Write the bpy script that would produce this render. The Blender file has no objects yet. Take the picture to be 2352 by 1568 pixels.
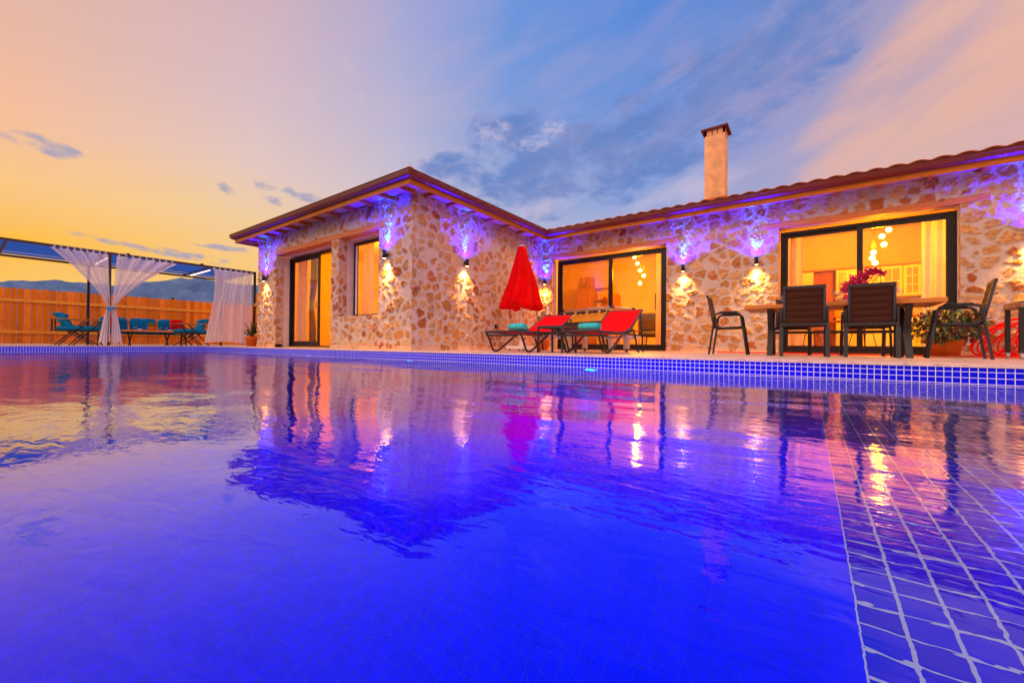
import bpy, math, random
import numpy as np
from mathutils import Vector, Matrix

rnd = random.Random(7)
sc = bpy.context.scene
COL = sc.collection
R = math.radians

# ------------------------------------------------------------------ camera
YAW, PITCH, ROLL, EYE = .6284, .0088, .0092, .12
fwd = Vector((-math.sin(YAW)*math.cos(PITCH), math.cos(YAW)*math.cos(PITCH), math.sin(PITCH)))
rgt = Vector((math.cos(YAW), math.sin(YAW), 0))
upv = rgt.cross(fwd)
r2 = rgt*math.cos(ROLL)+upv*math.sin(ROLL)
u2 = -rgt*math.sin(ROLL)+upv*math.cos(ROLL)
cam = bpy.data.objects.new('camera', bpy.data.cameras.new('camera'))
COL.objects.link(cam)
m = Matrix((r2, u2, -fwd)).transposed().to_4x4()
m.translation = (0, 0, EYE)
cam.matrix_world = m
cam.data.sensor_width = 36
cam.data.lens = 36*932.1/2352
cam.data.clip_start = .02
cam.data.clip_end = 8000
sc.camera = cam

# ------------------------------------------------------------------ world
def lin(c, k=1.0):
    o = []
    for v in c[:3]:
        v = v/255
        o.append((v/12.92 if v <= .04045 else ((v+.055)/1.055)**2.4)*k)
    return (o[0], o[1], o[2], 1)

world = bpy.data.worlds.new('World'); sc.world = world
world.use_nodes = True
wt = world.node_tree; wt.nodes.clear()
class G:
    """small node graph helper"""
    def __init__(s, t): s.t = t
    def n(s, typ, **kw):
        x = s.t.nodes.new(typ)
        for k, v in kw.items(): setattr(x, k, v)
        return x
    def l(s, a, b): s.t.links.new(a, b)
    def setin(s, sock, v):
        if hasattr(v, 'is_linked') or isinstance(v, bpy.types.NodeSocket): s.l(v, sock)
        else: sock.default_value = v
    def m(s, op, a, b=None, c=None, clamp=False):
        x = s.n('ShaderNodeMath', operation=op, use_clamp=clamp)
        s.setin(x.inputs[0], a)
        if b is not None: s.setin(x.inputs[1], b)
        if c is not None: s.setin(x.inputs[2], c)
        return x.outputs[0]
    def mix(s, f, a, b, mode='MIX'):
        x = s.n('ShaderNodeMix', data_type='RGBA', blend_type=mode)
        s.setin(x.inputs[0], f); s.setin(x.inputs[6], a); s.setin(x.inputs[7], b)
        return x.outputs[2]
    def ramp(s, f, stops, interp='LINEAR'):
        x = s.n('ShaderNodeValToRGB'); cr = x.color_ramp; cr.interpolation = interp
        while len(cr.elements) > 1: cr.elements.remove(cr.elements[-1])
        cr.elements[0].position = stops[0][0]; cr.elements[0].color = stops[0][1]
        for p, c in stops[1:]:
            e = cr.elements.new(p); e.color = c
        s.setin(x.inputs[0], f)
        return x.outputs[0]
    def noise(s, vec, scale, detail=4, rough=.5, dist=0.0):
        x = s.n('ShaderNodeTexNoise'); x.inputs['Scale'].default_value = scale
        x.inputs['Detail'].default_value = detail; x.inputs['Roughness'].default_value = rough
        x.inputs['Distortion'].default_value = dist
        if vec is not None: s.l(vec, x.inputs['Vector'])
        return x.outputs[0], x.outputs[1]
    def mapr(s, v, a, b, c=0.0, d=1.0, smooth=False):
        x = s.n('ShaderNodeMapRange', clamp=True)
        if smooth: x.interpolation_type = 'SMOOTHSTEP'
        s.setin(x.inputs[0], v)
        for i, k in zip((1, 2, 3, 4), (a, b, c, d)): x.inputs[i].default_value = k
        return x.outputs[0]
g = G(wt)
tc = g.n('ShaderNodeTexCoord')
nrm = g.n('ShaderNodeVectorMath', operation='NORMALIZE'); g.l(tc.outputs['Generated'], nrm.inputs[0])
DIR = nrm.outputs[0]
def dotc(v):
    x = g.n('ShaderNodeVectorMath', operation='DOT_PRODUCT'); g.l(DIR, x.inputs[0]); x.inputs[1].default_value = v
    return x.outputs['Value']
# azimuth measured from the direction of the garden front (120 deg west of the gable), elevation in degrees
AZ = g.m('MULTIPLY', g.m('ARCTAN2', dotc((math.cos(YAW), math.sin(YAW), 0)), dotc((-math.sin(YAW), math.cos(YAW), 0))), 57.2958)
EL = g.m('MULTIPLY', g.m('ARCSINE', dotc((0, 0, 1))), 57.2958)
AZF = g.m('DIVIDE', g.m('ADD', AZ, 180), 360)
azs = [-52, -32, -16, 0, 19, 32, 45, 56]
rows = [
 (0,  [(255,215,125),(255,213,135),(250,210,160),(228,203,190),(205,190,205),(205,185,200),(213,181,188),(216,180,184)]),
 (8.5,[(255,188,52),(253,203,120),(242,206,170),(208,196,203),(190,185,210),(200,180,200),(212,180,184),(218,180,178)]),
 (14, [(252,200,130),(245,207,150),(226,201,188),(187,186,210),(166,176,215),(184,175,205),(208,178,184),(225,178,170)]),
 (20, [(246,191,155),(228,201,192),(204,193,208),(152,171,215),(140,160,215),(160,162,205),(200,172,185),(230,178,168)]),
 (27, [(232,183,162),(216,190,198),(187,183,212),(128,157,217),(112,148,217),(135,150,208),(182,163,188),(236,182,165)]),
 (38, [(222,178,168),(207,176,188),(167,169,214),(110,150,220),(92,138,216),(104,140,210),(140,150,200),(195,165,185)]),
 (65, [(180,165,190),(165,165,200),(140,155,208),(110,145,215),(95,135,210),(100,138,210),(115,142,205),(135,145,200)]),
]
BACK = (250,212,214)
cur = None; pe = None
BK = {0: .7, 8.5: .75, 14: .95, 20: 1.3, 27: 1.85, 38: 2.5, 65: 2.3}
for e, cs in rows:
    k_ = BK[e]
    st = [(0.0, lin(BACK, k_)), ((-115+180)/360, lin((255,200,150), .6+.5*k_))]
    st += [((a+180)/360, lin(c)) for a, c in zip(azs, cs)]
    st += [((85+180)/360, lin((240,195,195), 1.0+.1*k_)), ((120+180)/360, lin((245,205,208), .2+.8*k_)), (1.0, lin(BACK, k_))]
    r_ = g.ramp(AZF, st)
    if cur is None: cur = r_
    else: cur = g.mix(g.mapr(EL, pe, e, smooth=False), cur, r_)
    pe = e
sky = cur
# cloud fields: patches in azimuth / elevation with fractal edges
pl = g.n('ShaderNodeCombineXYZ'); g.l(g.m('MULTIPLY', AZ, .11), pl.inputs[0]); g.l(g.m('MULTIPLY', EL, .22), pl.inputs[1])
nf, _ = g.noise(pl.outputs[0], 1.5, 9, .66, .35)
nf2, _ = g.noise(pl.outputs[0], 5.0, 8, .62, .3)
pl2 = g.n('ShaderNodeCombineXYZ')
g.l(g.m('ADD', g.m('MULTIPLY', AZ, .030), g.m('MULTIPLY', EL, .055)), pl2.inputs[0])
g.l(g.m('SUBTRACT', g.m('MULTIPLY', EL, .17), g.m('MULTIPLY', AZ, .065)), pl2.inputs[1])
ns, _ = g.noise(pl2.outputs[0], 1.5, 8, .58, .5)
def ae(px, py):
    dx = (px-1176)/932.1; dy = (792-py)/932.1
    return math.degrees(math.atan(dx)), math.degrees(math.atan(dy/math.hypot(1, dx)))
def blob(px, py, wa, we, ang=0):
    a0, e0 = ae(px, py)
    da = g.m('SUBTRACT', AZ, a0); de = g.m('SUBTRACT', EL, e0)
    c, s_ = math.cos(R(ang)), math.sin(R(ang))
    u = g.m('ADD', g.m('MULTIPLY', da, c/wa), g.m('MULTIPLY', de, s_/wa))
    v = g.m('SUBTRACT', g.m('MULTIPLY', de, c/we), g.m('MULTIPLY', da, s_/we))
    q = g.m('ADD', g.m('MULTIPLY', u, u), g.m('MULTIPLY', v, v))
    return g.m('SUBTRACT', 1.0, q, clamp=True)
def cloudmask(blobs, noise_, k, lo, hi):
    b = None
    for x in blobs: b = x if b is None else g.m('MAXIMUM', b, x)
    d = g.m('ADD', b, g.m('MULTIPLY', g.m('SUBTRACT', noise_, .5), k))
    d = g.m('MULTIPLY', d, g.mapr(b, 0, .15))
    return g.mapr(d, lo, hi, smooth=True)
# slate coloured banks
m1 = cloudmask([blob(1290, 385, 15, 6.5, 12), blob(1450, 330, 13, 6.5, 25), blob(1170, 315, 7, 4.2), blob(1640, 215, 15, 5.5, 38), blob(1820, 90, 14, 6, 35), blob(1050, 400, 9, 3, 8)], nf, 4.4, .05, 1.15)
sky = g.mix(g.m('MULTIPLY', m1, .9), sky, lin((101,132,198)))
mpur = cloudmask([blob(1900, 60, 16, 5, 30), blob(1560, 130, 5, 2.5, 20)], ns, 3.0, .3, 1.3)
sky = g.mix(g.m('MULTIPLY', mpur, .45), sky, lin((150,150,198)))
# lit tops and pale streaks
m2 = cloudmask([blob(1270, 296, 2.6, 1.5, 10), blob(1130, 300, 3.5, 1.6), blob(1220, 325, 4, 1.2, 5)], nf2, 3.6, .25, 1.4)
sky = g.mix(g.m('MULTIPLY', m2, .48), sky, lin((214,202,224)))
m3 = cloudmask([blob(1230, 478, 9, 1.8, 5), blob(1560, 430, 10, 3.5, 12)], ns, 1.8, .3, 1.3)
sky = g.mix(g.m('MULTIPLY', m3, .6), sky, lin((208,198,222)))
m4 = cloudmask([blob(2180, 230, 14, 5, 35), blob(2080, 110, 12, 3.5, 35), blob(2330, 80, 8, 5, 30), blob(1980, 330, 10, 3, 25)], ns, 2.0, .0, 1.3)
sky = g.mix(g.m('MULTIPLY', m4, .75), sky, lin((238,182,158)))
m5 = cloudmask([blob(690, 215, 3, 1.6, -25), blob(790, 155, 2, 1.6, -50), blob(822, 225, 1.2, 1.2)], nf, 2.6, .5, 1.6)
sky = g.mix(g.m('MULTIPLY', m5, .45), sky, lin((225,200,200)))
# small grey puffs above the sunset
m6 = cloudmask([blob(100, 343, 3.2, 1.0, -8), blob(6, 318, 1.5, .8), blob(158, 355, 1.5, .5, -8), blob(600, 428, 1.9, .7), blob(618, 465, 1.6, .8), blob(700, 457, 2.6, .9), blob(512, 437, 1.4, .7, -10), blob(655, 440, 1.3, .5),
                blob(508, 573, 4.0, .55, -3), blob(330, 580, 7.5, .5, -6), blob(440, 592, 5.0, .45, -4), blob(60, 590, 6, .4)], nf2, 3.0, .35, 1.25)
sky = g.mix(g.m('MULTIPLY', m6, .8), sky, lin((150,155,190)))
veil = g.mapr(ns, .35, .75, 0, .16, True)
sky = g.mix(veil, sky, lin((226,186,190)))
below = g.mapr(EL, -4, 0)
sky = g.mix(below, lin((150,120,110)), sky)
bg = g.n('ShaderNodeBackground'); g.l(sky, bg.inputs[0]); bg.inputs[1].default_value = 1.0
wo = g.n('ShaderNodeOutputWorld'); g.l(bg.outputs[0], wo.inputs[0])

# low warm glow of the sun that has just gone down
sun = bpy.data.objects.new('sun', bpy.data.lights.new('sun', 'SUN')); COL.objects.link(sun)
sun.data.energy = 1.0; sun.data.angle = R(22); sun.data.color = (1, .70, .46)
sun.rotation_euler = Vector((.60, .76, -.46)).to_track_quat('-Z', 'Y').to_euler()

# ------------------------------------------------------------------ colour management / render
sc.view_settings.view_transform = 'Standard'
sc.view_settings.look = 'None'
sc.view_settings.exposure = 0
sc.view_settings.gamma = 1
sc.render.engine = 'CYCLES'
cy = sc.cycles
cy.use_denoising = True
try: cy.denoiser = 'OPENIMAGEDENOISE'
except Exception: pass
cy.max_bounces = 8; cy.diffuse_bounces = 3; cy.glossy_bounces = 4; cy.transmission_bounces = 6; cy.transparent_max_bounces = 12
cy.sample_clamp_indirect = 12; cy.blur_glossy = .5
cy.use_adaptive_sampling = True; cy.adaptive_threshold = .01

# ------------------------------------------------------------------ materials
MATS = {}
def mat(name, col=(.5,.5,.5), rough=.6, metal=0.0, spec=.5, coat=0.0, emit=None, estr=0.0, var=.12, vscale=8.0, bump=.15, bscale=60.0, coat_rough=.1):
    if name in MATS: return MATS[name]
    M = bpy.data.materials.new(name); M.use_nodes = True
    h = G(M.node_tree); b = M.node_tree.nodes['Principled BSDF']
    b.inputs['Roughness'].default_value = rough; b.inputs['Metallic'].default_value = metal
    b.inputs['Specular IOR Level'].default_value = spec; b.inputs['Coat Weight'].default_value = coat
    tcn = h.n('ShaderNodeTexCoord')
    if var > 0:
        f, _ = h.noise(tcn.outputs['Object'], vscale, 5, .6)
        c0 = tuple(max(0, v*(1-var*1.6)) for v in col)+(1,); c1 = tuple(min(1, v*(1+var*1.6)) for v in col)+(1,)
        h.l(h.ramp(f, [(.25, c0), (.75, c1)]), b.inputs['Base Color'])
    else: b.inputs['Base Color'].default_value = tuple(col)+(1,)
    if bump > 0:
        f, _ = h.noise(tcn.outputs['Object'], bscale, 4, .6)
        bn = h.n('ShaderNodeBump'); bn.inputs['Strength'].default_value = bump; bn.inputs['Distance'].default_value = .005
        h.l(f, bn.inputs['Height']); h.l(bn.outputs[0], b.inputs['Normal'])
    if emit is not None:
        b.inputs['Emission Color'].default_value = tuple(emit)+(1,); b.inputs['Emission Strength'].default_value = estr
    MATS[name] = M
    return M

def newmat(name):
    M = bpy.data.materials.new(name); M.use_nodes = True; MATS[name] = M
    return M, G(M.node_tree), M.node_tree.nodes['Principled BSDF']

# stone wall: colour comes with the modelled stones
M_stone, h, b = newmat('rubble_stone')
at = h.n('ShaderNodeAttribute', attribute_name='tone')
tcn = h.n('ShaderNodeTexCoord')
f1, _ = h.noise(tcn.outputs['Object'], 30, 6, .7)
f2, _ = h.noise(tcn.outputs['Object'], 9, 4, .6)
c = h.mix(h.mapr(f1, .3, .7, .25, .0), at.outputs['Color'], (.20, .085, .03, 1), 'MIX')
c = h.mix(h.mapr(f2, .2, .8), h.mix(1.0, c, (.86, .84, .82, 1), 'MULTIPLY'), c)
h.l(c, b.inputs['Base Color']); b.inputs['Roughness'].default_value = .88; b.inputs['Specular IOR Level'].default_value = .25
f3, _ = h.noise(tcn.outputs['Object'], 55, 8, .75)
bn = h.n('ShaderNodeBump'); bn.inputs['Strength'].default_value = .8; bn.inputs['Distance'].default_value = .016
h.l(f3, bn.inputs['Height']); h.l(bn.outputs[0], b.inputs['Normal'])

# timber with grain and knots along object X / Z
def wood(name, c0, c1, axis='X', rough=.55, knots=True, coat=0.0, scale=1.0):
    M, h, b = newmat(name)
    tcn = h.n('ShaderNodeTexCoord')
    mp = h.n('ShaderNodeMapping'); h.l(tcn.outputs['Object'], mp.inputs[0])
    s = {'X': (1.2, 14, 14), 'Y': (14, 1.2, 14), 'Z': (14, 14, 1.2)}[axis]
    mp.inputs['Scale'].default_value = tuple(v*scale for v in s)
    f, _ = h.noise(mp.outputs[0], 3.0, 8, .65, .8)
    col = h.ramp(f, [(.28, c0+(1,)), (.5, tuple((a+d)/2 for a, d in zip(c0, c1))+(1,)), (.72, c1+(1,))])
    if knots:
        v = h.n('ShaderNodeTexVoronoi'); v.inputs['Scale'].default_value = 1.0
        mk = h.n('ShaderNodeMapping'); h.l(tcn.outputs['Object'], mk.inputs[0])
        mk.inputs['Scale'].default_value = {'X': (3, 7, 7), 'Y': (7, 3, 7), 'Z': (7, 7, 3)}[axis]
        h.l(mk.outputs[0], v.inputs['Vector'])
        col = h.mix(h.mapr(v.outputs['Distance'], .06, .16, .8, 0, True), col, tuple(x*.35 for x in c0)+(1,))
    h.l(col, b.inputs['Base Color']); b.inputs['Roughness'].default_value = rough; b.inputs['Coat Weight'].default_value = coat; b.inputs['Specular IOR Level'].default_value = .15
    bn = h.n('ShaderNodeBump'); bn.inputs['Strength'].default_value = .25; bn.inputs['Distance'].default_value = .004
    h.l(f, bn.inputs['Height']); h.l(bn.outputs[0], b.inputs['Normal'])
    return M
M_fascia = wood('fascia_timber_x', (.30,.08,.01), (.60,.19,.025), 'X', .5)
M_fasciay = wood('fascia_timber_y', (.30,.08,.01), (.60,.19,.025), 'Y', .5)
M_lintel = wood('lintel_timber', (.42,.13,.04), (.68,.24,.08), 'X', .6)
M_soffit = wood('soffit_boards', (.42,.25,.14), (.62,.42,.27), 'X', .6)
M_fence = wood('fence_timber', (.74,.17,.003), (.98,.29,.008), 'Z', .55)
def boards_vary(M, wid):
    h = G(M.node_tree); b = M.node_tree.nodes['Principled BSDF']; src = b.inputs['Base Color'].links[0].from_socket
    tcn = h.n('ShaderNodeTexCoord'); sx_ = h.n('ShaderNodeSeparateXYZ'); h.l(tcn.outputs['Object'], sx_.inputs[0])
    wn_ = h.n('ShaderNodeTexWhiteNoise', noise_dimensions='1D'); h.l(h.m('FLOOR', h.m('DIVIDE', sx_.outputs[0], wid)), wn_.inputs['W'])
    k_ = h.mapr(wn_.outputs['Value'], 0, 1, .62, 1.12)
    cc = h.n('ShaderNodeCombineXYZ')
    for i in range(3): h.l(k_, cc.inputs[i])
    h.l(h.mix(1.0, src, cc.outputs[0], 'MULTIPLY'), b.inputs['Base Color'])
boards_vary(M_fence, .135)
M_fence2 = wood('fence_timber_pale', (.70,.28,.02), (.90,.42,.05), 'Z', .55)
M_table = wood('table_timber', (.38,.13,.03), (.62,.25,.06), 'X', .45)
M_cabw = wood('brown_cabinet', (.45,.20,.08), (.55,.26,.10), 'Z', .5, knots=False)

M_gutter = mat('gutter_metal', (.15,.014,.008), .42, 0, .35, coat=.12, var=.1)
M_tilec, h, b = newmat('roof_tile')
tcn = h.n('ShaderNodeTexCoord'); f, _ = h.noise(tcn.outputs['Object'], 5, 6, .7)
h.l(h.ramp(f, [(.3, (.30,.06,.022,1)), (.55, (.55,.15,.05,1)), (.75, (.68,.26,.10,1))]), b.inputs['Base Color']); b.inputs['Roughness'].default_value = .95; b.inputs['Specular IOR Level'].default_value = .15
M_render = mat('chimney_render', (.76,.43,.20), .85, var=.2, vscale=4, bump=.5, bscale=40)
M_plinth = mat('plinth_stone', (.66,.42,.27), .4, var=.12, vscale=5)
M_plaster = mat('reveal_plaster', (.70,.55,.50), .8, var=.06, vscale=6)
M_frame = mat('window_metal', (.014,.010,.011), .4, 0, .35, coat=.0, var=.05)
M_black = mat('black_metal', (.012,.012,.014), .4, 0, .5, var=.1)
M_grey = mat('charcoal_metal', (.026,.030,.040), .45, 0, .35, var=.1)
M_sling = mat('brown_sling', (.050,.018,.012), .75, spec=.12, var=.12, vscale=120, bump=.4, bscale=300)
M_red = mat('red_mesh_fabric', (.86,.002,.003), .65, spec=.08, var=.08, vscale=6, bump=.25, bscale=350)
M_umb = mat('red_canvas', (.74,.001,.001), .7, spec=.06, var=.12, vscale=5, bump=.25, bscale=200)
M_teal = mat('teal_fabric', (.006,.22,.42), .8, spec=.1, var=.18, vscale=7, bump=.4, bscale=120)
M_towel = mat('turquoise_towel', (.03,.55,.62), .95, var=.2, vscale=30, bump=.8, bscale=160)
M_redcush = mat('red_cushion', (.82,.003,.004), .8, spec=.08, var=.1, bump=.3)
M_white = mat('white_paint', (.80,.76,.76), .45, var=.04)
M_alu = mat('brushed_aluminium', (.62,.60,.64), .3, .8, var=.05)
M_terra = mat('terracotta', (.70,.15,.02), .7, spec=.15, var=.12, vscale=10)
M_soil = mat('soil', (.03,.02,.012), .95)
M_hose = mat('red_hose', (.86,.002,.002), .45, spec=.15, var=.06)
M_orange = mat('orange_panel', (.85,.36,.02), .5, var=.05)
M_darkpanel = mat('dark_panel', (.035,.026,.024), .6, var=.1)
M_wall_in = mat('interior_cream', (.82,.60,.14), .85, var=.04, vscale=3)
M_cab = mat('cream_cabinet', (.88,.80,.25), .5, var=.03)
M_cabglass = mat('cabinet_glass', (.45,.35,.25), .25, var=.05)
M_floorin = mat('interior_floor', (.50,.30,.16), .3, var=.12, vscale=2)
M_bluecloth, h, b = newmat('blue_shade_cloth')
tcn = h.n('ShaderNodeTexCoord'); w_ = h.n('ShaderNodeTexWave'); w_.inputs['Scale'].default_value = 2.6; w_.inputs['Distortion'].default_value = 1.0
h.l(tcn.outputs['Object'], w_.inputs[0])
tlb = h.n('ShaderNodeBsdfTranslucent'); tlb.inputs[0].default_value = (.02,.16,.75,1); mxb = h.n('ShaderNodeMixShader'); mxb.inputs[0].default_value = .45; h.l(b.outputs[0], mxb.inputs[1]); h.l(tlb.outputs[0], mxb.inputs[2]); h.l(mxb.outputs[0], M_bluecloth.node_tree.nodes['Material Output'].inputs[0])
h.l(h.ramp(w_.outputs[1], [(.2, (.012,.10,.50,1)), (.8, (.03,.18,.72,1))]), b.inputs['Base Color']); b.inputs['Roughness'].default_value = .9
M_post = mat('dark_red_metal', (.035,.008,.010), .4, var=.1)
M_bread = mat('bread', (.75,.33,.07), .7, var=.2, vscale=40)
M_leafg = mat('leaf_green', (.045,.12,.03), .5, var=.5, vscale=14)
M_leafy = mat('leaf_yellow_green', (.28,.30,.04), .5, var=.4, vscale=14)
M_leafr = mat('leaf_dark_red', (.12,.012,.018), .5, var=.5, vscale=14)
M_flower = mat('pink_petal', (.95,.05,.20), .6, spec=.1, var=.35, vscale=25)
M_stem = mat('stem_brown', (.08,.05,.02), .8)
M_ground = mat('dry_ground', (.16,.12,.07), .95, var=.3, vscale=.3, bump=.4, bscale=3)
M_porc = mat('white_porcelain', (.85,.84,.86), .15, var=0, bump=0, coat=.5)
M_concrete = mat('grey_concrete', (.35,.32,.30), .8)

# sheer voile
M_sheer, h, b = newmat('white_voile'); M_sheer.node_tree.nodes.remove(b)
out = M_sheer.node_tree.nodes['Material Output']
tr = h.n('ShaderNodeBsdfTransparent'); df = h.n('ShaderNodeBsdfDiffuse'); tl = h.n('ShaderNodeBsdfTranslucent')
df.inputs[0].default_value = (.97,.93,.97,1); tl.inputs[0].default_value = (.97,.93,.97,1)
a1 = h.n('ShaderNodeMixShader'); a1.inputs[0].default_value = .5; h.l(df.outputs[0], a1.inputs[1]); h.l(tl.outputs[0], a1.inputs[2])
a2 = h.n('ShaderNodeMixShader'); h.l(tr.outputs[0], a2.inputs[1]); h.l(a1.outputs[0], a2.inputs[2])
lw = h.n('ShaderNodeLayerWeight'); lw.inputs[0].default_value = .45
h.l(h.mapr(lw.outputs['Facing'], 0, .85, .60, .96), a2.inputs[0]); h.l(a2.outputs[0], out.inputs[0])

# window glass: thin pane, reflection by fresnel
def glassmat(name, ior=1.45, tint=(1,1,1,1)):
    M, h, b = newmat(name); M.node_tree.nodes.remove(b); out = M.node_tree.nodes['Material Output']
    tr = h.n('ShaderNodeBsdfTransparent'); tr.inputs[0].default_value = tint
    gl = h.n('ShaderNodeBsdfGlossy'); gl.inputs['Roughness'].default_value = .01
    fr = h.n('ShaderNodeFresnel'); fr.inputs[0].default_value = ior
    mx = h.n('ShaderNodeMixShader'); h.l(fr.outputs[0], mx.inputs[0]); h.l(tr.outputs[0], mx.inputs[1]); h.l(gl.outputs[0], mx.inputs[2])
    g2_ = h.n('ShaderNodeNewGeometry'); h.l(h.mapr(g2_.outputs['Backfacing'], 0, 1, ior, 1/ior), fr.inputs[0])
    h.l(mx.outputs[0], out.inputs[0]); return M
M_glass = glassmat('window_glass', 1.46)
M_wine = glassmat('clear_glassware', 1.6, (.93,.94,.96,1))

# pool tile: 45 mm blue glass mosaic with pale grout (UV in metres)
TP = .0447
def tilemat(name, grout):
    M, h, b = newmat(name)
    uv = h.n('ShaderNodeTexCoord')
    br = h.n('ShaderNodeTexBrick', offset=0.0, squash=1.0)
    h.l(uv.outputs['UV'], br.inputs['Vector'])
    br.inputs['Color1'].default_value = (.0006,.002,.82,1); br.inputs['Color2'].default_value = (.001,.005,.98,1)
    br.inputs['Mortar'].default_value = grout
    br.inputs['Scale'].default_value = 1; br.inputs['Brick Width'].default_value = TP; br.inputs['Row Height'].default_value = TP
    br.inputs['Mortar Size'].default_value = .0024; br.inputs['Mortar Smooth'].default_value = .25; br.inputs['Bias'].default_value = .1
    h.l(br.outputs['Color'], b.inputs['Base Color'])
    h.l(h.mapr(br.outputs['Fac'], 0, 1, .15, .7), b.inputs['Roughness']); b.inputs['Specular IOR Level'].default_value = .22
    bn = h.n('ShaderNodeBump'); bn.inputs['Strength'].default_value = .6; bn.inputs['Distance'].default_value = .002; bn.invert = True
    h.l(br.outputs['Fac'], bn.inputs['Height']); h.l(bn.outputs[0], b.inputs['Normal'])
    return M
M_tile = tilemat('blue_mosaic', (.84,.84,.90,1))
M_tiledeep = tilemat('blue_mosaic_lit_grout', (.03,.10,.80,1))  # deep end copy: blue glow of the pool lights put into the grout colour

# water
M_water, h, b = newmat('pool_water_surface'); M_water.node_tree.nodes.remove(b); out = M_water.node_tree.nodes['Material Output']
tcn = h.n('ShaderNodeTexCoord')
mp = h.n('ShaderNodeMapping'); h.l(tcn.outputs['Object'], mp.inputs[0]); mp.inputs['Rotation'].default_value = (0, 0, -YAW); mp.inputs['Scale'].default_value = (.62, 1.35, 1)
n1, _ = h.noise(mp.outputs[0], 1.3, 2, .45, .3)
n2, _ = h.noise(mp.outputs[0], 6.0, 3, .5, .6)
n3, _ = h.noise(mp.outputs[0], 20.0, 2, .5, .8)
geo = h.n('ShaderNodeNewGeometry')
sx = h.n('ShaderNodeSeparateXYZ'); h.l(geo.outputs['Position'], sx.inputs[0])
# breeze reaches the far end of the pool: ripples grow towards the gazebo side
far = h.mapr(sx.outputs[0], -3.5, -10.0, .20, 1.6, True)
hh = h.m('ADD', h.m('ADD', h.m('MULTIPLY', n1, .85), h.m('MULTIPLY', n3, .042)), h.m('MULTIPLY', h.m('MULTIPLY', n2, far), .30))
bn = h.n('ShaderNodeBump'); bn.inputs['Strength'].default_value = 1.0; bn.inputs['Distance'].default_value = .021
h.l(hh, bn.inputs['Height'])
gl = h.n('ShaderNodeBsdfGlossy'); gl.inputs['Roughness'].default_value = .042; h.l(bn.outputs[0], gl.inputs['Normal'])
rf = h.n('ShaderNodeBsdfRefraction'); rf.inputs['IOR'].default_value = 1.33; rf.inputs['Roughness'].default_value = .0; h.l(bn.outputs[0], rf.inputs['Normal'])
rf.inputs['Color'].default_value = (.93,.97,1,1)
fr = h.n('ShaderNodeFresnel'); fr.inputs[0].default_value = 1.36; h.l(bn.outputs[0], fr.inputs['Normal'])
refl = h.m('MINIMUM', h.m('MULTIPLY', h.m('POWER', fr.outputs[0], 1.38), 3.0), .86)
mx = h.n('ShaderNodeMixShader'); h.l(refl, mx.inputs[0]); h.l(rf.outputs[0], mx.inputs[1]); h.l(gl.outputs[0], mx.inputs[2]); h.l(mx.outputs[0], out.inputs[0])
va = h.n('ShaderNodeVolumeAbsorption'); va.inputs['Color'].default_value = (.0,.66,.99,1); va.inputs['Density'].default_value = 1.05; h.l(va.outputs[0], out.inputs['Volume'])

# deck: honed travertine slabs
M_deck, h, b = newmat('travertine_slabs')
tcn = h.n('ShaderNodeTexCoord'); br = h.n('ShaderNodeTexBrick', offset=.5)
h.l(tcn.outputs['Object'], br.inputs['Vector']); br.inputs['Scale'].default_value = 1
br.inputs['Brick Width'].default_value = .6; br.inputs['Row Height'].default_value = .4; br.inputs['Mortar Size'].default_value = .004
br.inputs['Color1'].default_value = (.66,.40,.27,1); br.inputs['Color2'].default_value = (.74,.50,.36,1); br.inputs['Mortar'].default_value = (.42,.26,.18,1)
f, _ = h.noise(tcn.outputs['Object'], 6, 7, .7, .6)
h.l(h.mix(h.mapr(f, .35, .7, 0, .45), br.outputs['Color'], (.82,.66,.55,1)), b.inputs['Base Color'])
h.l(h.mapr(f, .3, .7, .25, .5), b.inputs['Roughness'])
M_coping, h, b = newmat('coping_stone')
tcn = h.n('ShaderNodeTexCoord'); f, _ = h.noise(tcn.outputs['Object'], 14, 7, .7, .8)
h.l(h.ramp(f, [(.3, (.45,.30,.22,1)), (.5, (.74,.56,.46,1)), (.7, (.82,.68,.60,1))]), b.inputs['Base Color']); b.inputs['Roughness'].default_value = .5

# hills: blue of the distant haze mixed into the scrub colour
M_hill, h, b = newmat('haze_tinted_scrub')
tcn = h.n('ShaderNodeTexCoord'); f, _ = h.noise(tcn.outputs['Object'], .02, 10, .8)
h.l(h.ramp(f, [(.35, (.05,.11,.24,1)), (.55, (.095,.175,.34,1)), (.7, (.16,.25,.42,1))]), b.inputs['Base Color']); b.inputs['Roughness'].default_value = 1; b.inputs['Specular IOR Level'].default_value = 0

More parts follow.
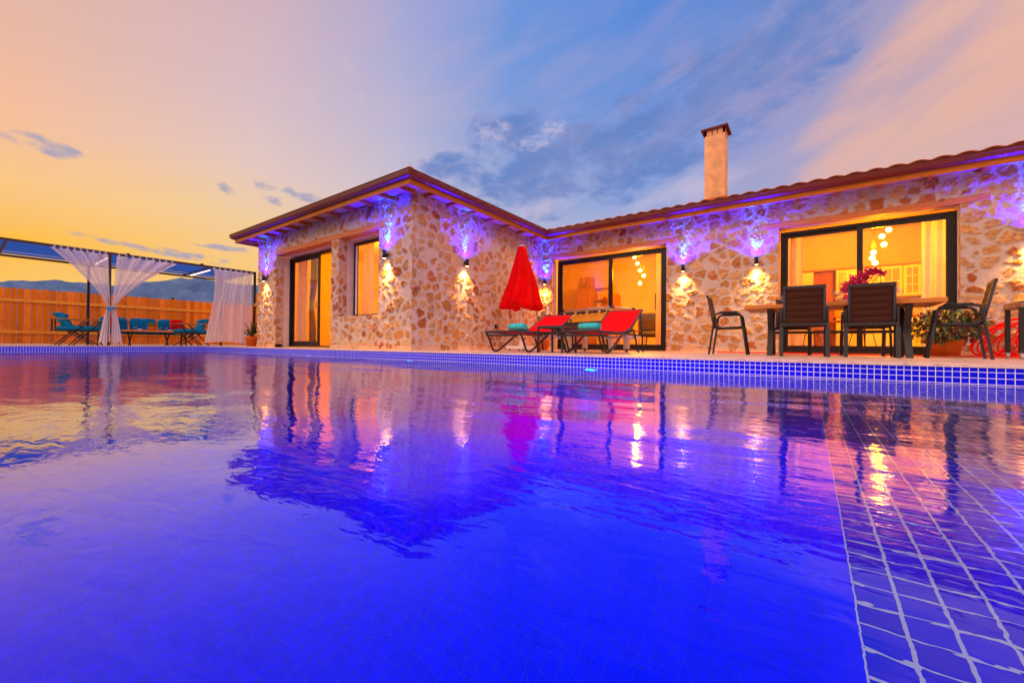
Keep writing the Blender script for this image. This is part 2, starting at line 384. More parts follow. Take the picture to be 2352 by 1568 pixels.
# ------------------------------------------------------------------ geometry helpers
class MB:
    def __init__(s): s.v = []; s.f = []; s.mi = []; s.m = 0; s.sm = []; s.smooth = False
    def add(s, vs, fs):
        k = len(s.v); s.v += [tuple(v) for v in vs]
        for f_ in fs: s.f.append(tuple(i+k for i in f_)); s.mi.append(s.m); s.sm.append(s.smooth)
    def box(s, lo, hi, M=None, bev=0.0):
        x0, y0, z0 = lo; x1, y1, z1 = hi
        vs = [(x0,y0,z0),(x1,y0,z0),(x1,y1,z0),(x0,y1,z0),(x0,y0,z1),(x1,y0,z1),(x1,y1,z1),(x0,y1,z1)]
        if M is not None: vs = [M @ Vector(v) for v in vs]
        s.add(vs, [(0,3,2,1),(4,5,6,7),(0,1,5,4),(1,2,6,5),(2,3,7,6),(3,0,4,7)])
    def bar(s, p, q, w, hgt=None, up=(0,0,1)):
        p = Vector(p); q = Vector(q); hgt = hgt or w
        d = (q-p); L = d.length; d.normalize(); u = Vector(up)
        if abs(d.dot(u)) > .95: u = Vector((1,0,0))
        a = d.cross(u).normalized(); c_ = a.cross(d)
        M = Matrix((a, d, c_)).transposed().to_4x4(); M.translation = p
        s.box((-w/2, 0, -hgt/2), (w/2, L, hgt/2), M)
    def tube(s, pts, r, n=8, rad=0.0, seg=5, caps=True, close=False):
        P = [Vector(p) for p in pts]
        if rad > 0 and len(P) > 2:
            Q = [P[0]]
            for i in range(1, len(P)-1):
                a, b_, c_ = P[i-1], P[i], P[i+1]
                t = min(rad, (a-b_).length*.49, (c_-b_).length*.49)
                s0 = b_+(a-b_).normalized()*t; s1 = b_+(c_-b_).normalized()*t
                for k in range(seg+1):
                    u = k/seg; Q.append(s0*(1-u)**2+b_*2*u*(1-u)+s1*u*u)
            Q.append(P[-1]); P = Q
        N = len(P); T = []
        for i in range(N):
            if close: d = P[(i+1) % N]-P[i-1]
            else: d = P[min(i+1, N-1)]-P[max(i-1, 0)]
            T.append(d.normalized() if d.length > 1e-9 else Vector((0,0,1)))
        u = Vector((0,0,1)) if abs(T[0].z) < .9 else Vector((1,0,0))
        A = T[0].cross(u).normalized(); vs = []
        for i in range(N):
            A = (A-T[i]*A.dot(T[i])).normalized(); B = T[i].cross(A)
            rr = r[i] if isinstance(r, (list, tuple)) else r
            for k in range(n):
                t = 2*math.pi*k/n; vs.append(P[i]+A*math.cos(t)*rr+B*math.sin(t)*rr)
        fs = []
        for i in range(N if close else N-1):
            for k in range(n):
                a = i*n+k; b_ = i*n+(k+1) % n; j = ((i+1) % N)*n
                fs.append((a, b_, j+(k+1) % n, j+k))
        if caps and not close: fs += [tuple(range(n-1, -1, -1)), tuple((N-1)*n+k for k in range(n))]
        o = s.smooth; s.smooth = True; s.add(vs, fs); s.smooth = o
    def lathe(s, prof, n=24, c_=(0,0,0), fn=None):
        vs = []
        for r, z in prof:
            for k in range(n):
                t = 2*math.pi*k/n; rr = fn(r, z, t) if fn else r
                vs.append((c_[0]+rr*math.cos(t), c_[1]+rr*math.sin(t), c_[2]+z))
        fs = []
        for i in range(len(prof)-1):
            for k in range(n): fs.append((i*n+k, i*n+(k+1) % n, (i+1)*n+(k+1) % n, (i+1)*n+k))
        o = s.smooth; s.smooth = True; s.add(vs, fs); s.smooth = o
    def grid(s, fn, nu, nv, thick=0):
        vs = [fn(i/nu, j/nv) for j in range(nv+1) for i in range(nu+1)]
        fs = [(j*(nu+1)+i, j*(nu+1)+i+1, (j+1)*(nu+1)+i+1, (j+1)*(nu+1)+i) for j in range(nv) for i in range(nu)]
        o = s.smooth; s.smooth = True; s.add(vs, fs); s.smooth = o
    def cushion(s, c_, size, M=None, p=3.2, n=14, puff=1.0, wob=0.0):
        c_ = Vector(c_); vs = []
        for j in range(n+1):
            for i in range(2*n):
                th = math.pi*(j/n-.5); ph = 2*math.pi*i/(2*n)
                def e(v, q): return math.copysign(abs(v)**(2/q), v)
                x = e(math.cos(th), 2.0)*e(math.cos(ph), p*2); y = e(math.cos(th), 2.0)*e(math.sin(ph), p*2); z = e(math.sin(th), p)
                w = 1+wob*math.sin(5*x+3*y+c_.x*7)
                k3 = min(range(3), key=lambda q_: size[q_])
                if k3 == 0: v = Vector((z*size[0]/2*w, x*size[1]/2, y*size[2]/2))
                elif k3 == 1: v = Vector((x*size[0]/2, z*size[1]/2*w, y*size[2]/2))
                else: v = Vector((x*size[0]/2, y*size[1]/2, z*size[2]/2*w))
                if M is not None: v = M.to_3x3() @ v
                vs.append(c_+v)
        fs = [(j*2*n+i, j*2*n+(i+1) % (2*n), (j+1)*2*n+(i+1) % (2*n), (j+1)*2*n+i) for j in range(n) for i in range(2*n)]
        o = s.smooth; s.smooth = True; s.add(vs, fs); s.smooth = o
    def build(s, name, mats, parent=None, loc=None, rz=0.0, bevel=0.0):
        me = bpy.data.meshes.new(name); me.from_pydata(s.v, [], s.f)
        if not isinstance(mats, (list, tuple)): mats = [mats]
        for m_ in mats: me.materials.append(m_)
        me.polygons.foreach_set('material_index', s.mi); me.polygons.foreach_set('use_smooth', s.sm)
        me.update()
        o = bpy.data.objects.new(name, me); COL.objects.link(o)
        if parent: o.parent = parent
        if loc: o.location = loc
        o.rotation_euler.z = rz
        if bevel:
            bm_ = o.modifiers.new('bevel', 'BEVEL'); bm_.width = bevel; bm_.segments = 2; bm_.limit_method = 'ANGLE'
        return o
def tag(o, label=None, cat=None, group=None, kind=None):
    if label: o['label'] = label
    if cat: o['category'] = cat
    if group: o['group'] = group
    if kind: o['kind'] = kind
    return o
def thing(name, label, cat, loc=(0,0,0), rz=0.0, group=None):
    o = bpy.data.objects.new(name, None); COL.objects.link(o); o.empty_display_size = .1
    o.location = loc; o.rotation_euler.z = rz
    return tag(o, label, cat, group)
def copy_tree(o, parent=None):
    c_ = o.copy(); COL.objects.link(c_)
    if parent: c_.parent = parent
    for ch in list(o.children): copy_tree(ch, c_)
    return c_
def lamp(name, typ, loc, energy, color, parent=None, **kw):
    L = bpy.data.lights.new(name, typ); L.energy = energy; L.color = color
    for k, v in kw.items():
        if k != 'dir': setattr(L, k, v)
    o = bpy.data.objects.new(name, L); COL.objects.link(o); o.location = loc
    if 'dir' in kw: o.rotation_euler = Vector(kw['dir']).to_track_quat('-Z', 'Y').to_euler()
    if parent: o.parent = parent
    return o

# ------------------------------------------------------------------ dimensions
YE, XL, XR, YB = 4.49, -14.77, 2.6, -5.5        # pool outline
ZW, ZD, ZB = -.145, -1.65, -.285                 # water, deep floor, shallow bench
XBN = .05                                        # edge of the shallow bench
YA, YC, XW, XQ = 5.083, 9.757, -6.051, -12.661    # wall faces
XE = 7.0                                         # far right end of the house
HT = 3.03

# ------------------------------------------------------------------ pool basin, water, deck, ground
def uvbuild(name, quads, mat_):
    me = bpy.data.meshes.new(name); vs = []; fs = []; uvs = []
    for q in quads:
        k = len(vs); vs += q; fs.append(tuple(range(k, k+len(q))))
        n = (Vector(q[1])-Vector(q[0])).cross(Vector(q[2])-Vector(q[0]))
        ax = max(range(3), key=lambda i: abs(n[i]))
        for v in q:
            if ax == 2: uvs.append((v[0]-XBN, v[1]-YE))
            elif ax == 1: uvs.append((v[0]-XBN, v[2]+.005+TP*100))
            else: uvs.append((v[1]-YE, v[2]+.005+TP*100))
    me.from_pydata(vs, [], fs); me.materials.append(mat_)
    l = me.uv_layers.new(name='UVMap')
    for i, u in enumerate(uvs): l.data[i].uv = u
    o = bpy.data.objects.new(name, me); COL.objects.link(o); return o
T0 = -.008
pool = uvbuild('pool_basin', [
    [(XL,YE,T0),(XBN,YE,T0),(XBN,YE,ZD),(XL,YE,ZD)],
    [(XBN,YE,T0),(XR,YE,T0),(XR,YE,ZB),(XBN,YE,ZB)],
    [(XL,YB,T0),(XL,YE,T0),(XL,YE,ZD),(XL,YB,ZD)],
    [(XL,YB,ZD),(XL,YE,ZD),(XBN,YE,ZD),(XBN,YB,ZD)],
    [(XBN,YB,ZD),(XBN,YE,ZD),(XBN,YE,ZB),(XBN,YB,ZB)],
    [(XBN,YB,ZB),(XBN,YE,ZB),(XR,YE,ZB),(XR,YB,ZB)],
    [(XR,YE,T0),(XR,YB,T0),(XR,YB,ZB),(XR,YE,ZB)],
    [(XL,YB,T0),(XL,YB,ZD),(XBN,YB,ZD),(XBN,YB,T0)],
    [(XBN,YB,T0),(XBN,YB,ZB),(XR,YB,ZB),(XR,YB,T0)]], M_tile)
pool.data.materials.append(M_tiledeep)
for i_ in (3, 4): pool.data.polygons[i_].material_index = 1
tag(pool, 'blue mosaic tiled pool basin with a shallow bench', 'pool', kind='structure')
b_ = MB(); b_.box((XL-.01,YB-.01,ZD-.05), (XR+.01,YE+.01,ZW))
tag(b_.build('pool_water', M_water), kind='structure')

def ring(mb, xi0, yi0, xi1, yi1, xo0, yo0, xo1, yo1, z0, z1):
    for (a, b2, c2, d2) in ((xo0, yo0, xo1, yi0), (xo0, yi1, xo1, yo1), (xo0, yi0, xi0, yi1), (xi1, yi0, xo1, yi1)):
        mb.add([(a,b2,z1),(c2,b2,z1),(c2,d2,z1),(a,d2,z1)], [(0,1,2,3)])
    # inner lip
    for p, q in (((xi0,yi0),(xi1,yi0)), ((xi1,yi0),(xi1,yi1)), ((xi1,yi1),(xi0,yi1)), ((xi0,yi1),(xi0,yi0))):
        mb.add([(p[0],p[1],z0),(q[0],q[1],z0),(q[0],q[1],z1),(p[0],p[1],z1)], [(0,1,2,3)])
b_ = MB(); ring(b_, XL+.012, YB+.012, XR-.012, YE-.012, XL-.30, YB-.30, XR+.30, YE+.30, -.016, .006)
b_.add([(XL-.3,YB-.3,-.016),(XR+.3,YB-.3,-.016),(XR+.3,YB+.012,-.016),(XL-.3,YB+.012,-.016)], [(3,2,1,0)])
tag(b_.build('pool_coping', M_coping), kind='structure')
b_ = MB(); ring(b_, XL-.28, YB-.28, XR+.28, YE+.28, -22, -9, 12, 10.0, -.05, 0)
tag(b_.build('patio', M_deck), kind='structure')
b_ = MB(); ring(b_, XL-.2, YB-.2, XR+.2, YE+.2, -3500, -3000, 3500, 3500, -.1, -.03)
tag(b_.build('ground', M_ground), kind='structure')

# hills
ridge = [(-500,652),(-200,640),(0,648),(143,645.7),(189,650),(255,656),(300,652),(357,647),(421,640.6),(459,642),(485,645.7),(587,657),(700,672),(900,700),(1100,740)]
def hill_el(az):
    best = None
    pts = [(math.atan((p-1176)/932.1), math.atan((784-.0092*1176+.0092*p+8-yy)/math.hypot(932.1, p-1176))) for p, yy in ridge]
    if az <= pts[0][0]: return pts[0][1]
    if az >= pts[-1][0]: return pts[-1][1]
    for (a, e), (c_, f_) in zip(pts, pts[1:]):
        if a <= az <= c_:
            t = (az-a)/(c_-a); t = t*t*(3-2*t); return e+(f_-e)*t
from mathutils import noise as mn
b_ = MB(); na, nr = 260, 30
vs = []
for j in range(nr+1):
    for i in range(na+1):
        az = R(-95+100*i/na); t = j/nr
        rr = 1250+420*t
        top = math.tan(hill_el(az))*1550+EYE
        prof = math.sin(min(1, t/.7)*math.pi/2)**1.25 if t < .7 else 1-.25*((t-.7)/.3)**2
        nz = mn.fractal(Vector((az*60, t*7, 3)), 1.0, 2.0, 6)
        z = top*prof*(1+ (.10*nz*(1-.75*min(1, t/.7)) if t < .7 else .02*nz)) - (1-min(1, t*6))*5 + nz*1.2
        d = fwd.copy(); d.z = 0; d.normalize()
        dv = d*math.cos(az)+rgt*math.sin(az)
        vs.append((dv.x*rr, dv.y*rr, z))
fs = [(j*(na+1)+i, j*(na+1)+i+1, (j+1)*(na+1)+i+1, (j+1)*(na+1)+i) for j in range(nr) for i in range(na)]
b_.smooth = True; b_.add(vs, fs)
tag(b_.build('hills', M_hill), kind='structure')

# ------------------------------------------------------------------ stone facades
def hsh(ix, iy, k):
    v = np.sin(ix*127.1+iy*311.7+k*74.7)*43758.5453
    return v-np.floor(v)
def vnoise(x, y, k=0):
    ix, iy = np.floor(x), np.floor(y); fx, fy = x-ix, y-iy
    fx = fx*fx*(3-2*fx); fy = fy*fy*(3-2*fy)
    a, b2, c2, d2 = hsh(ix, iy, k), hsh(ix+1, iy, k), hsh(ix, iy+1, k), hsh(ix+1, iy+1, k)
    return (a*(1-fx)+b2*fx)*(1-fy)+(c2*(1-fx)+d2*fx)*fy
def fbm(x, y, k=0, o=4):
    s_ = 0; a = .5
    for i in range(o): s_ = s_+a*vnoise(x*2**i, y*2**i, k+i*3.1); a *= .5
    return s_
PAL = np.array([(.62,.34,.13),(.66,.43,.22),(.55,.25,.08),(.68,.47,.28),(.63,.38,.17),(.60,.32,.11),(.67,.44,.25),(.46,.14,.045),(.69,.49,.31)])
MORT = np.array((.66,.55,.50))
def stones(u, v, k, csx=.226, csy=.200):
    wu = u+.055*(fbm(u*6, v*6, k)-.5)*2; wv = v+.05*(fbm(u*6+9, v*6+5, k+7)-.5)*2
    gx = wu/csx; gy = wv/csy
    ix, iy = np.floor(gx), np.floor(gy)
    F1 = np.full(u.shape, 9.); F2 = np.full(u.shape, 9.); cx = np.zeros(u.shape); cyy = np.zeros(u.shape)
    for dx in (-1, 0, 1):
        for dy in (-1, 0, 1):
            jx, jy = ix+dx, iy+dy
            ox = jx+.5+.82*(hsh(jx, jy, k)-.5); oy = jy+.5+.82*(hsh(jx, jy, k+1)-.5)
            ax = .80+.5*hsh(jx, jy, k+2); ay = .80+.45*hsh(jx, jy, k+3)
            d = np.sqrt(((gx-ox)/ax)**2+((gy-oy)/ay)**2)
            n1_ = d < F1
            F2 = np.where(n1_, F1, np.minimum(F2, d)); cx = np.where(n1_, jx, cx); cyy = np.where(n1_, jy, cyy); F1 = np.where(n1_, d, F1)
    edge = F2-F1
    mw = .08+.18*hsh(cx, cyy, k+4)+.42*(fbm(u*20, v*20, k+2)-.5)
    mk = np.clip((edge-mw)/.17, 0, 1); mk = mk*mk*(3-2*mk)
    mk = mk*np.where(hsh(cx, cyy, k+8) < .05, 0, 1)
    hs = hsh(cx, cyy, k+5)
    rough = fbm(u*38, v*38, k+11); rough2 = fbm(u*14, v*14, k+13)
    ht = mk*(.003+.024*hs+.046*(rough-.5)*(.4+hs)+.042*(rough2-.5)) + (1-mk)*(.012*(rough2-.5)+.006*(rough-.5))
    ci = (hsh(cx, cyy, k+6)*len(PAL)).astype(int) % len(PAL)
    c0 = PAL[ci]; c1 = PAL[(ci+3) % len(PAL)]
    t = np.clip((fbm(u*26, v*26, k+17)-.34)*3.2*hsh(cx, cyy, k+9), 0, .9)[..., None]
    sc_ = (c0*(1-t)+c1*t)*np.array((1.0, .90, .78))
    br_ = (.82+.36*hsh(cx, cyy, k+10))[..., None]
    mo = MORT*(.93+.14*fbm(u*10, v*10, k+20))[..., None]
    return ht, mo*(1-mk[..., None])+sc_*br_*mk[..., None]
def panel(u0, u1, v0, v1, holes, place, k, step=.0155, stone=True):
    """grid panel in (u,v); place(u,v,h)->xyz arrays. returns verts, quads, colours"""
    def axis(a, b2, cuts):
        n = max(1, int(round((b2-a)/step))); base = list(np.linspace(a, b2, n+1))
        for c_ in cuts:
            if a < c_ < b2:
                i = min(range(len(base)), key=lambda q: abs(base[q]-c_)); base[i] = c_
        return np.array(base)
    us = axis(u0, u1, [c_ for h_ in holes for c_ in (h_[0], h_[1])]); vs_ = axis(v0, v1, [c_ for h_ in holes for c_ in (h_[2], h_[3])])
    U, V = np.meshgrid(us, vs_)
    ht, col = stones(U, V, k)
    fade = np.minimum.reduce([U-u0, u1-U, V-v0+.02, v1-V+.02])
    for a, b2, c_, d_ in holes:
        dx = np.maximum(np.maximum(a-U, U-b2), 0); dy = np.maximum(np.maximum(c_-V, V-d_), 0)
        fade = np.minimum(fade, np.sqrt(dx*dx+dy*dy))
    ht = ht*np.clip(fade/.02, 0, 1)
    X, Y, Z = place(U, V, ht)
    nu, nv = len(us), len(vs_)
    I = np.arange(nu*nv).reshape(nv, nu)
    um, vm = (us[:-1]+us[1:])/2, (vs_[:-1]+vs_[1:])/2
    UM, VM = np.meshgrid(um, vm); keep = np.ones(UM.shape, bool)
    for a, b2, c_, d_ in holes: keep &= ~((UM > a) & (UM < b2) & (VM > c_) & (VM < d_))
    q = np.stack([I[:-1,:-1], I[:-1,1:], I[1:,1:], I[1:,:-1]], -1)[keep]
    return np.stack([X, Y, Z], -1).reshape(-1, 3), q, col.reshape(-1, 3)
def stone_object(name, panels, parent):
    vs = []; qs = []; cs = []; k = 0
    for v, q, c_ in panels:
        vs.append(v); qs.append(q+k); cs.append(c_); k += len(v)
    v = np.concatenate(vs); q = np.concatenate(qs); c_ = np.concatenate(cs)
    me = bpy.data.meshes.new(name)
    me.vertices.add(len(v)); me.vertices.foreach_set('co', v.astype('f').ravel())
    me.loops.add(len(q)*4); me.loops.foreach_set('vertex_index', q.astype('i').ravel())
    me.polygons.add(len(q)); me.polygons.foreach_set('loop_start', np.arange(0, len(q)*4, 4, dtype='i')); me.polygons.foreach_set('loop_total', np.full(len(q), 4, 'i'))
    me.update(calc_edges=True); me.validate()
    at_ = me.color_attributes.new('tone', 'FLOAT_COLOR', 'POINT')
    at_.data.foreach_set('color', np.concatenate([c_, np.ones((len(c_), 1))], 1).astype('f').ravel())
    me.polygons.foreach_set('use_smooth', np.ones(len(q), bool))
    me.materials.append(M_stone)
    o = bpy.data.objects.new(name, me); COL.objects.link(o); o.parent = parent; return o

house = thing('stone_house', 'single storey rubble stone house with tiled hip roof wrapping round the patio', 'house')
PZ = .083
LA, LAt = 2.475, 2.60      # lintel bottom / top, wing A
LCb, LCt = 2.525, 2.63
DA = (-11.56, -8.844, -.02, LA); WA = (-8.539, -7.073, .715, LA)
D1 = (-5.727, -2.657, -.02, LCb); D2 = (-.465, 2.05, -.02, LCb)
pA = lambda u, v, h_: (u, YA-h_, v)
pB = lambda u, v, h_: (XW+h_, u, v)
pC = lambda u, v, h_: (u, YC-h_, v)
RA, RC = .35, .17
def rev_left(x, y0, dep, z0, z1, k):   # reveal facing +X
    return panel(y0, y0+dep, z0, z1, [], lambda u, v, h_: (x+h_*.5, u, v), k)
def rev_right(x, y0, dep, z0, z1, k):
    v, q, c_ = panel(y0, y0+dep, z0, z1, [], lambda u, v, h_: (x-h_*.5, u, v), k); return v, q[:, ::-1], c_
def holes(lst, zl0, zl1, ext):         # opening plus the lintel pocket
    return lst
wA = stone_object('wall', [
    panel(XQ, XW, 0.0, HT, [DA, WA, (-11.60, -6.86, LA, LAt)], pA, 1),
    rev_left(DA[0], YA, .20, PZ, LA, 31), rev_right(DA[1], YA, .20, PZ, LA, 33),
    rev_left(WA[0], YA, .20, WA[2], LA, 35), rev_right(WA[1], YA, .20, WA[2], LA, 37)], house)
wB = stone_object('wall', [panel(YA, YC, 0.0, HT, [], pB, 2)], house)
wC = stone_object('wall', [
    panel(XW, XE, 0.0, HT, [D1, D2, (-6.005, -2.381, LCb, LCt), (-.808, 2.378, LCb, LCt)], pC, 5, .0145),
    rev_left(D1[0], YC, .10, PZ, LCb, 41), rev_right(D1[1], YC, .10, PZ, LCb, 43),
    rev_left(D2[0], YC, .10, PZ, LCb, 45), rev_right(D2[1], YC, .10, PZ, LCb, 47)], house)
v, q, c_ = panel(YA, 14.5, 0.0, HT, [], lambda u, v, h_: (XQ-h_, u, v), 9, .05)
stone_object('wall', [(v, q[:, ::-1], c_)], house)
# far enclosing walls and inner leaf
b_ = MB()
b_.box((XQ, 14.3, 0), (XE, 14.5, HT)); b_.box((XE-.2, YC+.2, 0), (XE, 14.3, HT))
b_.build('rear_wall', M_plaster, house)

# plaster part of reveals, frame side linings
for (x0, x1, z0, z1), y0, y1 in ((DA, YA+.20, YA+.45), (WA, YA+.20, YA+.45), (D1, YC+.10, YC+.3), (D2, YC+.10, YC+.3)):
    z0 = max(z0, 0); b_ = MB()
    b_.box((x0-.05, y0, z0), (x0+.004, y1, z1)); b_.box((x1-.004, y0, z0), (x1+.05, y1, z1))
    b_.box((x0-.05, y0, z1-.004), (x1+.05, y1, z1+.05))
    b_.build('reveal', M_plaster, house)
b_ = MB(); b_.box((WA[0]-.01, YA+.004, WA[2]-.05), (WA[1]+.01, YA+.45, WA[2]+.004)); b_.build('window_sill', M_plaster, house)

def plinth_run(mb, p, q, axis):
    L = 0
    a = min(p, q); e = max(p, q)
    while a < e-.01:
        w = min(.62, e-a)
        if axis == 'A': mb.box((a+.001, YA-.016, 0), (a+w-.001, YA-.0, PZ))
        if axis == 'C': mb.box((a+.001, YC-.016, 0), (a+w-.001, YC-.0, PZ))
        if axis == 'B': mb.box((XW, a+.001, 0), (XW+.016, a+w-.001, PZ))
        a += w
for a_, e_, ax_ in ((XQ-.016, DA[0], 'A'), (DA[1], XW+.016, 'A'), (YA-.016, YC-.017, 'B'), (XW+.017, D1[0], 'C'), (D1[1], D2[0], 'C'), (D2[1], XE, 'C')):
    b_ = MB(); plinth_run(b_, a_, e_, ax_); b_.build('plinth', M_plinth, house)

def lintel(x0, x1, y, z0, z1, dep):
    b2 = MB(); b2.box((x0, y-.012, z0), (x1, y+dep, z1-.004)); b2.build('lintel', M_lintel, house, bevel=.006)
lintel(-11.598, -6.862, YA, LA, LAt, .2); lintel(-6.003, -2.383, YC, LCb, LCt, .1); lintel(-.806, 2.376, YC, LCb, LCt, .1)

# eaves: fascia, soffit, rafters, gutter
GA, GC, GB, GL = 4.57, 9.25, -5.557, -13.30     # gutter outer lines
FZ0, FZ1, GZ0, GZ1 = 2.948, 3.05, 3.045, 3.17
b_ = MB(); b_.box((GL+.11, GA+.11, FZ0), (GB-.11, GA+.14, FZ1)); b_.build('fascia', M_fascia, house)
b_ = MB(); b_.box((GB-.14, GA+.141, FZ0), (GB-.11, GC+.109, FZ1)); b_.build('fascia', M_fasciay, house); b_ = MB(); b_.box((GL+.11, GA+.141, FZ0), (GL+.14, 14.5, FZ1)); b_.build('fascia', M_fasciay, house)
b_ = MB(); b_.box((GB-.139, GC+.11, FZ0), (XE+.4, GC+.14, FZ1)); b_.build('fascia', M_fascia, house)
b_ = MB()
SZ = 3.035
def slab(mb, x0, y0, x1, y1):
    mb.box((x0, y0, SZ), (x1, y1, SZ+.012))
slab(b_, GL+.14, GA+.14, GB-.14, YA+.1); slab(b_, GL+.14, YA+.1, XQ+.1, 14.5); slab(b_, XW-.1, YA+.1, GB-.14, GC+.14); slab(b_, XW-.1, GC+.14, XE+.4, YC+.1)
b_.build('soffit', M_soffit, house)
x = GL+.45
while x < GB-.3:
    b_ = MB(); b_.box((x-.03, GA+.141, FZ0+.012), (x+.03, YA+.02, SZ-.001)); b_.build('rafter', M_fasciay, house); x += .62
y = YA+.3
while y < YC-.6:
    b_ = MB(); b_.box((XW-.02, y-.03, FZ0+.03), (GB-.141, y+.03, SZ-.001)); b_.build('rafter', M_fascia, house); y += .62
x = XW+.9
while x < XE:
    b_ = MB(); b_.box((x-.03, GC+.141, FZ0+.03), (x+.03, YC+.02, SZ-.001)); b_.build('rafter', M_fasciay, house); x += .62
# gutter profile (outward offset o, z)
GP = [(.11, GZ1), (.11, GZ0), (.075, GZ0-.004), (.03, GZ0+.02), (.012, GZ0+.05), (.012, GZ0+.07), (.0, GZ0+.078), (.0, GZ1-.03), (.010, GZ1-.026), (.010, GZ1-.012), (-.006, GZ1-.008), (-.006, GZ1+.004), (.012, GZ1+.004), (.018, GZ1-.02)]
def sweep(mb, path, prof):
    # path: list of (corner point function of offset) -> mitred sweep
    k = len(mb.v); n = len(prof)
    vs = [(*fn(o), z) for fn in path for o, z in prof]
    fs = [(i*n+j, i*n+j+1, (i+1)*n+j+1, (i+1)*n+j) for i in range(len(path)-1) for j in range(n-1)]
    mb.add(vs, fs)
b_ = MB()
sweep(b_, [lambda o: (GL+o, 14.5), lambda o: (GL+o, GA+o), lambda o: (GB-o, GA+o), lambda o: (GB-o, GC+o), lambda o: (XE+.4, GC+o)], GP)
for xx in (-2.55, 3.6):
    b_.tube([(xx, GC+.05, GZ0+.01), (xx, GC+.05, GZ0-.07)], .03, 10)
b_.build('gutter', M_gutter, house)
bmod = None

# roof surface with pan tiles
SL = .25
b_ = MB(); st = .045
xs = np.arange(GL+.03, XE+.45, .03); ys = np.arange(GA+.03, 17.4, st*1.6)
ys[np.argmin(abs(ys-(GC+.03)))] = GC+.03
X, Y = np.meshgrid(xs, ys)
f1_ = (Y-GA)*SL; f2_ = (GB-X)*SL; f3_ = (X-GL)*SL
zA = np.minimum.reduce([f1_, f2_, f3_]); zC = np.minimum((Y-GC)*SL, (17.6-Y)*SL)
rip = lambda t: .042*np.abs(np.sin(np.pi*t/.27))**.8
uA = np.where(f1_ <= np.minimum(f2_, f3_), X, Y)
zA2 = zA+rip(uA); zC2 = zC+rip(X)
inA = (X <= GB)
inC = (Y >= GC)
Z = np.where(inA & inC, np.maximum(zA2-.035, zC2), np.where(inA, zA2-.035, zC2))+GZ1+.002
# tile courses
crs = (np.floor(np.where(zC2 > zA2, Y-GC, np.where(uA == X, Y-GA, np.minimum(GB-X, X-GL)))/.36))
ny, nx = X.shape; I = np.arange(ny*nx).reshape(ny, nx)
xm, ym = (X[:-1,:-1]+X[1:,1:])/2, (Y[:-1,:-1]+Y[1:,1:])/2
keep = ((xm <= GB) | (ym >= GC+.02))
Q = np.stack([I[:-1,:-1], I[:-1,1:], I[1:,1:], I[1:,:-1]], -1)[keep]
roof = bpy.data.meshes.new('roof'); roof.from_pydata(np.stack([X,Y,Z],-1).reshape(-1,3).tolist(), [], Q.tolist()); roof.materials.append(M_tilec)
roof.polygons.foreach_set('use_smooth', np.ones(len(Q), bool))
ro = bpy.data.objects.new('roof', roof); COL.objects.link(ro); ro.parent = house
sm_ = ro.modifiers.new('solid', 'SOLIDIFY'); sm_.thickness = .018; sm_.offset = -1
# hip caps
def caps(p, q, par):
    p = Vector(p); q = Vector(q); n = int((q-p).length/.36)
    b2 = MB()
    for i in range(n):
        a = p+(q-p)*(i/n); e = p+(q-p)*((i+1.12)/n)
        b2.tube([a, e], [.095, .078], 12)
    b2.build('hip_cap', M_tilec, par)
zr = GZ1+.01
caps((GB-.16, GA+.16, zr+.0), (GB-3.8, GA+3.8, zr+3.8*SL), ro); caps((GL+.22, GA+.22, zr-.03), (GL+3.8, GA+3.8, zr+3.8*SL), ro)
# chimney
ch = MB(); cx0, cx1, cy0, cy1, cz = -2.01, -1.57, 10.6, 11.05, 5.18
ch.box((cx0, cy0, 3.3), (cx1, cy1, cz))
chim = ch.build('chimney', M_render, house, bevel=.012)
b_ = MB()
for s_, (a0, a1), fixed in (('x', (cx0, cx1), cy0), ('x', (cx0, cx1), cy1-.06)):
    n = 4; w = (a1-a0)/n
    for i in range(n+1):
        xx = a0+i*w; b_.box((max(a0, xx-.045), fixed, cz), (min(a1, xx+.045), fixed+.06, cz+.13))
for i in range(5):
    yy = cy0+i*(cy1-cy0)/4; b_.box((cx0, max(cy0, yy-.045), cz), (cx0+.06, min(cy1, yy+.045), cz+.129)); b_.box((cx1-.06, max(cy0, yy-.045), cz), (cx1, min(cy1, yy+.045), cz+.129))
b_.build('chimney_vent', M_render, chim)
b_ = MB(); o_ = .07
b_.add([(cx0-o_,cy0-o_,cz+.12),(cx1+o_,cy0-o_,cz+.12),(cx1+o_,cy1+o_,cz+.12),(cx0-o_,cy1+o_,cz+.12),
        (cx0-o_,cy0-o_,cz+.16),(cx1+o_,cy0-o_,cz+.16),(cx1+o_,cy1+o_,cz+.16),(cx0-o_,cy1+o_,cz+.16),((cx0+cx1)/2,(cy0+cy1)/2,cz+.24)],
       [(3,2,1,0),(0,1,5,4),(1,2,6,5),(2,3,7,6),(3,0,4,7),(4,5,8),(5,6,8),(6,7,8),(7,4,8)])
b_.build('chimney_cap', mat('dark_clay', (.12,.03,.018), .8, var=.3), chim)
b_ = MB(); b_.box((cx0-.06, cy0-.06, 3.45), (cx1+.06, cy1+.06, 3.66)); b_.build('chimney_flashing', M_tilec, chim, bevel=.02)

